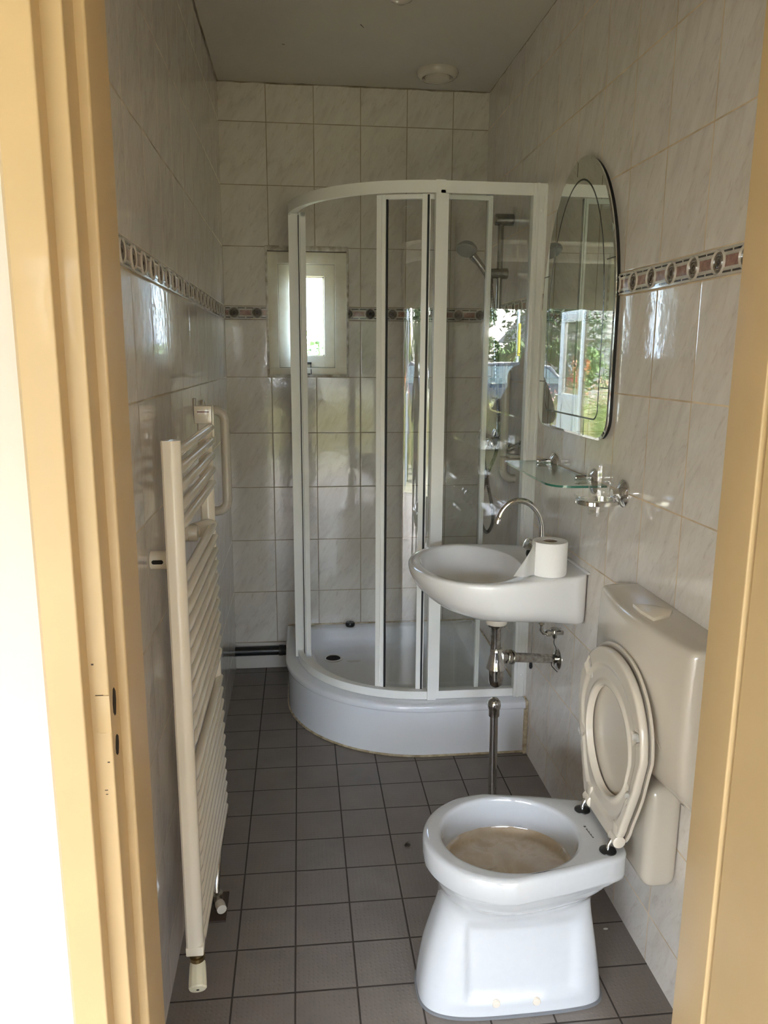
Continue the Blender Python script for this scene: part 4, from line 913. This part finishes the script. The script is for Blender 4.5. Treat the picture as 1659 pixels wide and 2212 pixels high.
bm = bm_new(); add_box(bm, -1.103, -1.097, -7.0, -6.46, 1.07, 1.87); obj('pane', bm, M['winglass'], gd)
bm = bm_new(); add_tube(bm, [(-1.08, -7.06, 1.05), (-1.03, -7.06, 1.05), (-1.03, -6.95, 1.05)], .009, 10); obj('handle', bm, M['chrome'], gd)

grass = simple('meadow grass', (.20, .20, .13), .9, c2=(.28, .25, .17), nscale=1.5, bump=.4, bscale=20)
g = struct('ground', box(-30, 30, -60, -6.32, -.3, -.15), grass); g['label'] = 'grassy ground outside'
struct('ground', box(-30, 30, .3, 40, -.3, -.15), grass)
def leafmat(name, a, b_):
    m, nt, b = mat(name); q = NB(nt); oi = nt.nodes.new('ShaderNodeTexCoord'); n = q.noise(oi.outputs['Object'], 5.0, 3)
    nt.links.new(q.ramp(n, [(.35, a), (.65, b_)]), b.inputs['Base Color']); b.inputs['Roughness'].default_value = .6
    b.inputs['Subsurface Weight'].default_value = 0.0
    return m
LM = [leafmat('leaf green', (.07, .13, .03), (.16, .24, .06)), leafmat('leaf dark', (.035, .07, .025), (.08, .13, .045)), leafmat('leaf light', (.20, .30, .06), (.34, .40, .12))]
bark = simple('bark', (.12, .09, .06), .9, noise=.4, nscale=14)
def crown(c, r, n, size, m, parent, name='foliage', seed=1):
    rnd = random.Random(seed); bm = bm_new(); lumps = [(Vector([rnd.uniform(-.6, .6) for _ in range(3)]), rnd.uniform(.35, .6)) for _ in range(12)]
    for _ in range(n):
        lp, lr = rnd.choice(lumps); d = Vector([rnd.gauss(0, 1) for _ in range(3)]).normalized() * lr * rnd.uniform(.75, 1.05)
        p = lp + d; p = Vector((c[0] + p.x * r[0], c[1] + p.y * r[1], c[2] + p.z * r[2]))
        a = Vector([rnd.gauss(0, 1) for _ in range(3)]).normalized(); b_ = a.orthogonal().normalized(); s = size * rnd.uniform(.6, 1.3)
        vs = [bm.verts.new(p + a * s), bm.verts.new(p + b_ * s * .45), bm.verts.new(p - a * s), bm.verts.new(p - b_ * s * .45)]; bm.faces.new(vs)
    return obj(name, bm, m, parent)
def plant(name, label, cat, x, y, z0, c, r, n, size, m, seed, group=None):
    t = thing(name, label, cat, (x, y, z0), group); crown(c, r, n, size, m, t, 'foliage', seed)
    bm = bm_new(); add_tube(bm, [(x, y, z0 - .02), (x + .03, y, (z0 + c[2]) / 2), (c[0], c[1], c[2])], [.06 * r[0], .05 * r[0], .02 * r[0]], 8); obj('stem', bm, bark, t); return t
plant('shrub', 'sunlit green shrub outside the little back window', 'shrub', .55, 2.5, -.15, (.55, 2.5, 1.10), (.8, .5, .55), 2600, .05, LM[0], 3)
TG = 'trees beyond the meadow'
for i, (x, y, zc, rr, k, lab) in enumerate(((-1.7, -21, 2.2, 2.2, 1, 'dark tree behind the yellow board'), (-5.9, -22.2, 2.6, 1.7, 1, 'dark tree left of the brick cottage roof'), (3.0, -21, 2.2, 2.2, 1, 'dark tree at the meadow edge, reflected furthest left'), (-3.15, -17.2, 1.25, .8, 0, 'round mid green bush beside the yellow board'), (-5.3, -17.5, 1.3, .8, 0, 'green bush in front of the brick cottage'), (-11.0, -36, 4.2, 4.2, 1, 'large dark tree behind the brick cottage'))):
    plant('tree' if rr > 2 else 'bush', lab, 'tree' if rr > 2 else 'bush', x, y, -.15, (x, y, zc), (rr, rr, rr * .85), 3200, .16 if rr > 2 else .08, LM[k], 11 + i)
# tall plants in the border
def tall(label, x, y, h, petal, seed, n=26):
    rnd = random.Random(seed); t = thing('flowering_plant', label, 'plant', (x, y, -.15)); bm = bm_new(); bf = bm_new()
    for k in range(n):
        a = rnd.uniform(0, 2 * PI); r0 = rnd.uniform(0, .12); hh = h * rnd.uniform(.7, 1.05); bx, by = x + r0 * math.cos(a), y + r0 * math.sin(a); tx, ty = bx + rnd.uniform(-.15, .15), by + rnd.uniform(-.15, .15)
        add_tube(bm, [(bx, by, -.15), ((bx + tx) / 2, (by + ty) / 2, hh * .55), (tx, ty, hh - .15)], .004, 5)
        for j in range(16):
            f = rnd.uniform(.1, .95); p = Vector((bx + (tx - bx) * f, by + (ty - by) * f, -.15 + hh * f)); d = Vector((rnd.gauss(0, 1), rnd.gauss(0, 1), rnd.uniform(-.1, .8))).normalized(); s = d.orthogonal().normalized() * .012
            vs = [bm.verts.new(p), bm.verts.new(p + d * .05 + s), bm.verts.new(p + d * .11), bm.verts.new(p + d * .05 - s)]; bm.faces.new(vs)
        for j in range(9):
            p = Vector((tx + rnd.uniform(-.03, .03), ty + rnd.uniform(-.03, .03), hh - .15 - rnd.uniform(-.06, .08))); d = Vector([rnd.gauss(0, 1) for _ in range(3)]).normalized(); s = d.orthogonal().normalized() * .012
            vs = [bf.verts.new(p + d * .018), bf.verts.new(p + s), bf.verts.new(p - d * .018), bf.verts.new(p - s)]; bf.faces.new(vs)
    for f in bf.faces: bm.faces.new([bm.verts.new(v.co) for v in f.verts]).material_index = 1
    bf.free(); obj('stems', bm, [LM[2], simple('petals ' + label[:12], petal, .7)], t)
tall('tall pink flowering plant reflected in the mirror, nearest the frame', -1.6, -9.1, 1.15, (.75, .42, .50), 31)
tall('low purple flowering plant at the garden opening', -1.30, -8.0, .80, (.42, .36, .80), 32)
tall('orange flowering plant behind the glass garden door', -1.85, -8.6, 1.50, (.85, .30, .14), 33)
tall('leafy plant with small white flowers between pink and purple ones', -.85, -8.9, 1.0, (.80, .80, .70), 34)
tall('tall pale pink plant furthest right in the mirror', -2.4, -9.0, 1.25, (.80, .50, .45), 35)
tall('yellow green plant below the yellow board', -.45, -8.4, .95, (.70, .68, .30), 36)
# dry tall grass
rnd = random.Random(5); bm = bm_new()
for _ in range(5200):
    x = rnd.uniform(-6.5, 2.5); y = rnd.uniform(-12.2, -9.6); h = rnd.uniform(.5, 1.15); d = Vector((rnd.uniform(-.2, .2), rnd.uniform(-.2, .2), h)); w = .012
    vs = [bm.verts.new((x - w, y, -.15)), bm.verts.new((x + w, y, -.15)), bm.verts.new((x + d.x, y + d.y, -.15 + h))]; bm.faces.new(vs)
tag(obj('tall_grass', bm, simple('straw', (.42, .38, .16), .9)), 'tall dry meadow grass behind the garden plants', 'grass', kind='stuff')
# yellow board on a white post
ys = thing('yellow_sign', 'yellow sign board on a thin white post in the meadow', 'sign', (-2.86, -15.2, -.15))
bm = bm_new(); add_box(bm, -2.885, -2.835, -15.225, -15.175, -.15, 2.8, .004); obj('post', bm, M['alu'], ys)
rot = Matrix.Rotation(math.radians(70), 3, 'Z'); c0 = Vector((-2.87, -15.14, 0))
def SP(u, z, d): return c0 + rot @ Vector((u, d, 0)) + Vector((0, 0, z))
def sboard(bm, u0, u1, z0, z1, d0, d1):
    vs = [bm.verts.new(SP(*p)) for p in ((u0,z0,d0),(u1,z0,d0),(u1,z1,d0),(u0,z1,d0),(u0,z0,d1),(u1,z0,d1),(u1,z1,d1),(u0,z1,d1))]
    for f in ((0,1,2,3),(7,6,5,4),(4,5,1,0),(5,6,2,1),(6,7,3,2),(7,4,0,3)): bm.faces.new([vs[i] for i in f])
bm = bm_new(); sboard(bm, -.21, .21, 1.52, 2.21, -.012, .012); obj('board', bm, simple('sign yellow', (.86, .62, .02), .5), ys)
for sd_ in (-.0135, .0135):
    bm = bm_new(); s0, s1 = (sd_, sd_ * 1.2)
    for a, b_ in (((-.15, 1.98), (0, 2.12)), ((0, 2.12), (.15, 1.98))):
        dz = .035; vs = [bm.verts.new(SP(*p)) for p in ((a[0], a[1], s0), (b_[0], b_[1], s0), (b_[0], b_[1] + dz, s0), (a[0], a[1] + dz, s0))]; bm.faces.new(vs)
    for z in (1.84, 1.77, 1.70): vs = [bm.verts.new(SP(*p)) for p in ((-.05, z, s0), (.05, z, s0), (.05, z + .03, s0), (-.05, z + .03, s0))]; bm.faces.new(vs)
    vs = [bm.verts.new(SP(*p)) for p in ((-.18, 1.545, s0), (.18, 1.545, s0), (.18, 1.575, s0), (-.18, 1.575, s0))]; bm.faces.new(vs)
    obj('lettering', bm, M['ink'], ys)
# brick cottage
def brickmat():
    m, nt, b = mat('pale old brick'); tc = nt.nodes.new('ShaderNodeTexCoord'); br = nt.nodes.new('ShaderNodeTexBrick'); mp = nt.nodes.new('ShaderNodeMapping'); mp.inputs['Rotation'].default_value = (PI / 2, 0, 0)
    nt.links.new(tc.outputs['Object'], mp.inputs[0]); nt.links.new(mp.outputs[0], br.inputs[0])
    br.inputs['Color1'].default_value = (.42, .36, .30, 1); br.inputs['Color2'].default_value = (.33, .27, .22, 1); br.inputs['Mortar'].default_value = (.5, .47, .42, 1); br.inputs['Scale'].default_value = 1.0
    br.inputs['Brick Width'].default_value = .22; br.inputs['Row Height'].default_value = .065; br.inputs['Mortar Size'].default_value = .01
    nt.links.new(br.outputs[0], b.inputs['Base Color']); b.inputs['Roughness'].default_value = .9; return m
co_ = thing('cottage', 'low brick cottage with a tiled roof and white windows beyond the garden', 'house', (-11, -28, -.15))
bm = bm_new(); add_box(bm, -15.5, -6.9, -31, -25, -.15, 2.15); obj('wall', bm, brickmat(), co_)
bm = bm_new(); vs = [bm.verts.new(p) for p in ((-15.9, -24.7, 2.1), (-6.5, -24.7, 2.1), (-6.5, -31.3, 2.1), (-15.9, -31.3, 2.1), (-13.5, -28, 5.6), (-8.9, -28, 5.6))]
for f in ((0, 1, 5, 4), (1, 2, 5), (2, 3, 4, 5), (3, 0, 4), (3, 2, 1, 0)): bm.faces.new([vs[i] for i in f])
m, nt, b = mat('grey roof tiles'); tc = nt.nodes.new('ShaderNodeTexCoord'); wv_ = nt.nodes.new('ShaderNodeTexWave'); wv_.bands_direction = 'Z'; wv_.inputs['Scale'].default_value = 1.6; nt.links.new(tc.outputs['Object'], wv_.inputs[0])
nt.links.new(NB(nt).ramp(wv_.outputs['Fac'], [(.3, (.25, .22, .19)), (.8, (.13, .115, .10))]), b.inputs['Base Color']); b.inputs['Roughness'].default_value = .85
obj('roof', bm, m, co_)
for x in (-7.45, -8.3, -9.3, -10.6):
    bm = bm_new(); add_box(bm, x - .22, x + .22, -25.04, -24.95, 1.30, 1.76, .01)
    w_ = obj('window', bm, M['alu'], co_)
    for dx_ in (-.105, .105):
        bm = bm_new(); add_box(bm, x + dx_ - .085, x + dx_ + .085, -24.95, -24.94, 1.35, 1.71); obj('pane', bm, M['hole'], w_)
# dark hatchback
cr = thing('car', 'dark hatchback car parked in front of the meadow', 'car', (-1.4, -13.2, -.15))
side = [(-3.18, .25), (-3.22, .75), (-3.05, 1.02), (-2.72, 1.33), (-2.1, 1.395), (-1.3, 1.38), (-.65, 1.05), (.15, .93), (.55, .72), (.58, .25)]
bm = bm_new(); add_prism(bm, side, 1, -14.0, -12.4, bev=.06); obj('body', bm, simple('dark car paint', (.03, .035, .045), .2, coat=1.0), cr)
bm = bm_new()
for y in (-12.385, -14.01): add_prism(bm, [(-2.95, 1.0), (-2.66, 1.27), (-2.1, 1.325), (-2.05, 1.0)], 1, y, y - .01); add_prism(bm, [(-1.98, 1.0), (-1.98, 1.325), (-1.35, 1.31), (-.8, 1.0)], 1, y, y - .01)
obj('side_window', bm, simple('car window', (.25, .32, .33), .05, coat=1), cr)
for y in (-12.42, -13.98):
    bm = bm_new(); add_box(bm, -3.24, -3.06, y - .06, y + .06, .82, 1.12, .02); obj('tail_light', bm, simple('tail light red', (.65, .03, .02), .3), cr)
    for x in (-2.6, -.1):
        bm = bm_new(); add_lathe(bm, (x, y + (.03 if y > -13 else -.03), .16), (0, 1 if y > -13 else -1, 0), [(-.15, .29), (-.12, .31), (0, .31), (.02, .29), (.021, .2), (.0, .19), (.0, .02)], 28); obj('wheel', bm, M['rubber'], cr)

# ------------------------------------------------------------ the person holding the phone, seen dark in the shower pane
def skin(name, V, Ed, m, parent, sub=1):
    """V: [(co, radius or (rx, ry))], first vertex is the root; returns a plain mesh object"""
    off = wloc(parent); me = bpy.data.meshes.new(name); me.from_pydata([tuple(Vector(c) - off) for c, r in V], Ed, [])
    o = bpy.data.objects.new(name, me); COL.objects.link(o)
    o.modifiers.new('s', 'SKIN')
    if not me.skin_vertices:
        me.attributes.new('skin', 'FLOAT', 'POINT')
    for i, (c, r) in enumerate(V):
        me.skin_vertices[0].data[i].radius = r if isinstance(r, tuple) else (r, r); me.skin_vertices[0].data[i].use_root = (i == 0)
    u = o.modifiers.new('u', 'SUBSURF'); u.levels = sub; u.render_levels = sub
    dg = bpy.context.evaluated_depsgraph_get(); nm = bpy.data.meshes.new_from_object(o.evaluated_get(dg)); nm.name = name
    bpy.data.objects.remove(o); 
    for p in nm.polygons: p.use_smooth = True
    nm.materials.clear(); nm.materials.append(m)
    r = bpy.data.objects.new(name, nm); COL.objects.link(r); r.parent = parent; return r
pe = thing('person', 'person in dark hooded top raising a phone, a dark reflection in the shower pane', 'person', (.30, -3.98, 0))
skinm = simple('skin', (.50, .33, .25), .55); hairm = simple('dark hair', (.02, .016, .014), .6); topm = simple('dark knit top', (.028, .028, .032), .9, noise=.3, nscale=60); jean = simple('dark jeans', (.04, .05, .085), .85)
V = [((.30, -3.99, .76), (.125, .085)), ((.30, -3.985, .86), (.105, .075)), ((.30, -3.975, 1.0), (.125, .085)), ((.30, -3.965, 1.12), (.10, .06)), ((.30, -3.955, 1.19), .045), ((.30, -3.94, 1.235), .048), ((.30, -3.93, 1.29), (.068, .08)), ((.30, -3.935, 1.35), (.070, .084)), ((.30, -3.94, 1.385), (.05, .06))]
Ed = [(0, 1), (1, 2), (2, 3), (3, 4), (4, 5), (5, 6), (6, 7), (7, 8)]
def addc(base, pts):
    i = base
    for p in pts: V.append(p); Ed.append((i, len(V) - 1)); i = len(V) - 1
    return i
armj = {}
for s in (-1, 1):
    w_ = addc(3, [((.30 + s * .135, -3.965, 1.125), .042), ((.30 + s * .20, -3.90, 1.02), .036), ((.30 + s * .20, -3.80, 1.04), .034), ((.31 + s * .12, -3.70, 1.25), .026), ((.32 + s * .062, -3.655, 1.385), .020)])
    pal = addc(w_, [((.32 + s * .052, -3.640, 1.425), (.026, .013))])
    for f in range(4):                                        # four fingers curl round the back of the phone
        z = 1.445 + .014 * f; addc(pal, [((.32 + s * .058, -3.622, z), .0080), ((.32 + s * .052, -3.600, z + .004), .0075), ((.32 + s * .034, -3.588 - .001 * f, z + .005), .0068), ((.32 + s * (.020 + .003 * f), -3.5885, z + .003), .0060)])
    addc(pal, [((.32 + s * .040, -3.628, 1.440), .0095), ((.32 + s * .030, -3.606, 1.452), .0085), ((.32 + s * .020, -3.600, 1.470), .0075)])
    addc(0, [((.30 + s * .085, -3.985, .70), .075), ((.30 + s * .10, -3.96, .40), .052), ((.30 + s * .10, -3.985, .22), .045), ((.30 + s * .10, -4.0, .07), .032), ((.30 + s * .105, -3.94, .035), (.034, .028)), ((.30 + s * .11, -3.86, .028), (.034, .020))])
body = skin('body', V, Ed, skinm, pe, 2)
bm = bm_new(); add_sphere(bm, (.30, -3.95, 1.335), .094, 28, 16, .98, 1.08, .90); add_sphere(bm, (.30, -3.985, 1.26), .075, 24, 12, 1.05, .8, 1.2)
obj('hair', bm, hairm, pe, 180)
bm = bm_new(); add_sphere(bm, (.30, -3.845, 1.285), .013, 12, 8, .8, 1.1, 1.3); obj('nose', bm, skinm, pe, 180)
for s in (-1, 1):
    bm = bm_new(); add_sphere(bm, (.30 + s * .028, -3.853, 1.312), .010, 12, 8, 1.2, .6, .8); obj('eye', bm, M['hole'], pe, 180)
    bm = bm_new(); add_sphere(bm, (.30 + s * .094, -3.93, 1.30), .02, 12, 8, .4, .8, 1.3); obj('ear', bm, skinm, pe, 180)
bm = bm_new(); add_sphere(bm, (.30, -3.853, 1.252), .02, 12, 8, 1.2, .35, .3); obj('mouth', bm, simple('lips', (.35, .16, .14), .5), pe, 180)
V = [((.30, -3.99, .72), (.150, .105)), ((.30, -3.985, .84), (.140, .10)), ((.30, -3.975, 1.0), (.150, .105)), ((.30, -3.965, 1.11), (.125, .08)), ((.30, -3.96, 1.17), (.07, .07))]
Ed = [(0, 1), (1, 2), (2, 3), (3, 4)]
for s in (-1, 1): addc(3, [((.30 + s * .14, -3.965, 1.12), .056), ((.30 + s * .205, -3.90, 1.02), .050), ((.30 + s * .205, -3.80, 1.04), .047), ((.31 + s * .125, -3.70, 1.25), .036), ((.32 + s * .066, -3.662, 1.365), .031)])
skin('hooded_top', V, Ed, topm, pe, 2)
V = [((.30, -3.99, .745), (.138, .098)), ((.30, -3.99, .70), (.13, .095))]; Ed = [(0, 1)]
for s in (-1, 1): addc(1, [((.30 + s * .088, -3.983, .62), .080), ((.30 + s * .10, -3.96, .40), .062), ((.30 + s * .10, -3.985, .22), .056), ((.30 + s * .10, -3.995, .09), .050)])
skin('jeans', V, Ed, jean, pe, 2)
for s in (-1, 1):
    bm = bm_new(); loft(bm, [ring3([(.30 + s * .108 + .045 * k * math.cos(2 * PI * i / 28), -3.93 + .125 * k * sgnp(math.sin(2 * PI * i / 28), .85)) for i in range(28)], z) for z, k in ((.0, .96), (.02, 1.0), (.04, .96), (.065, .82), (.085, .55))], True, True, True); obj('shoe', bm, M['black'], pe, 60)
ph = thing('phone', 'dark phone held up in both hands behind the viewpoint', 'phone', (.32, -3.59, 1.47))
bm = bm_new(); add_box(bm, .284, .356, -3.5995, -3.5915, 1.40, 1.552, .003); obj('case', bm, M['black'], ph)
bm = bm_new(); add_box(bm, .287, .353, -3.6003, -3.5995, 1.404, 1.548); obj('screen', bm, simple('phone screen', (.05, .06, .07), .1), ph)
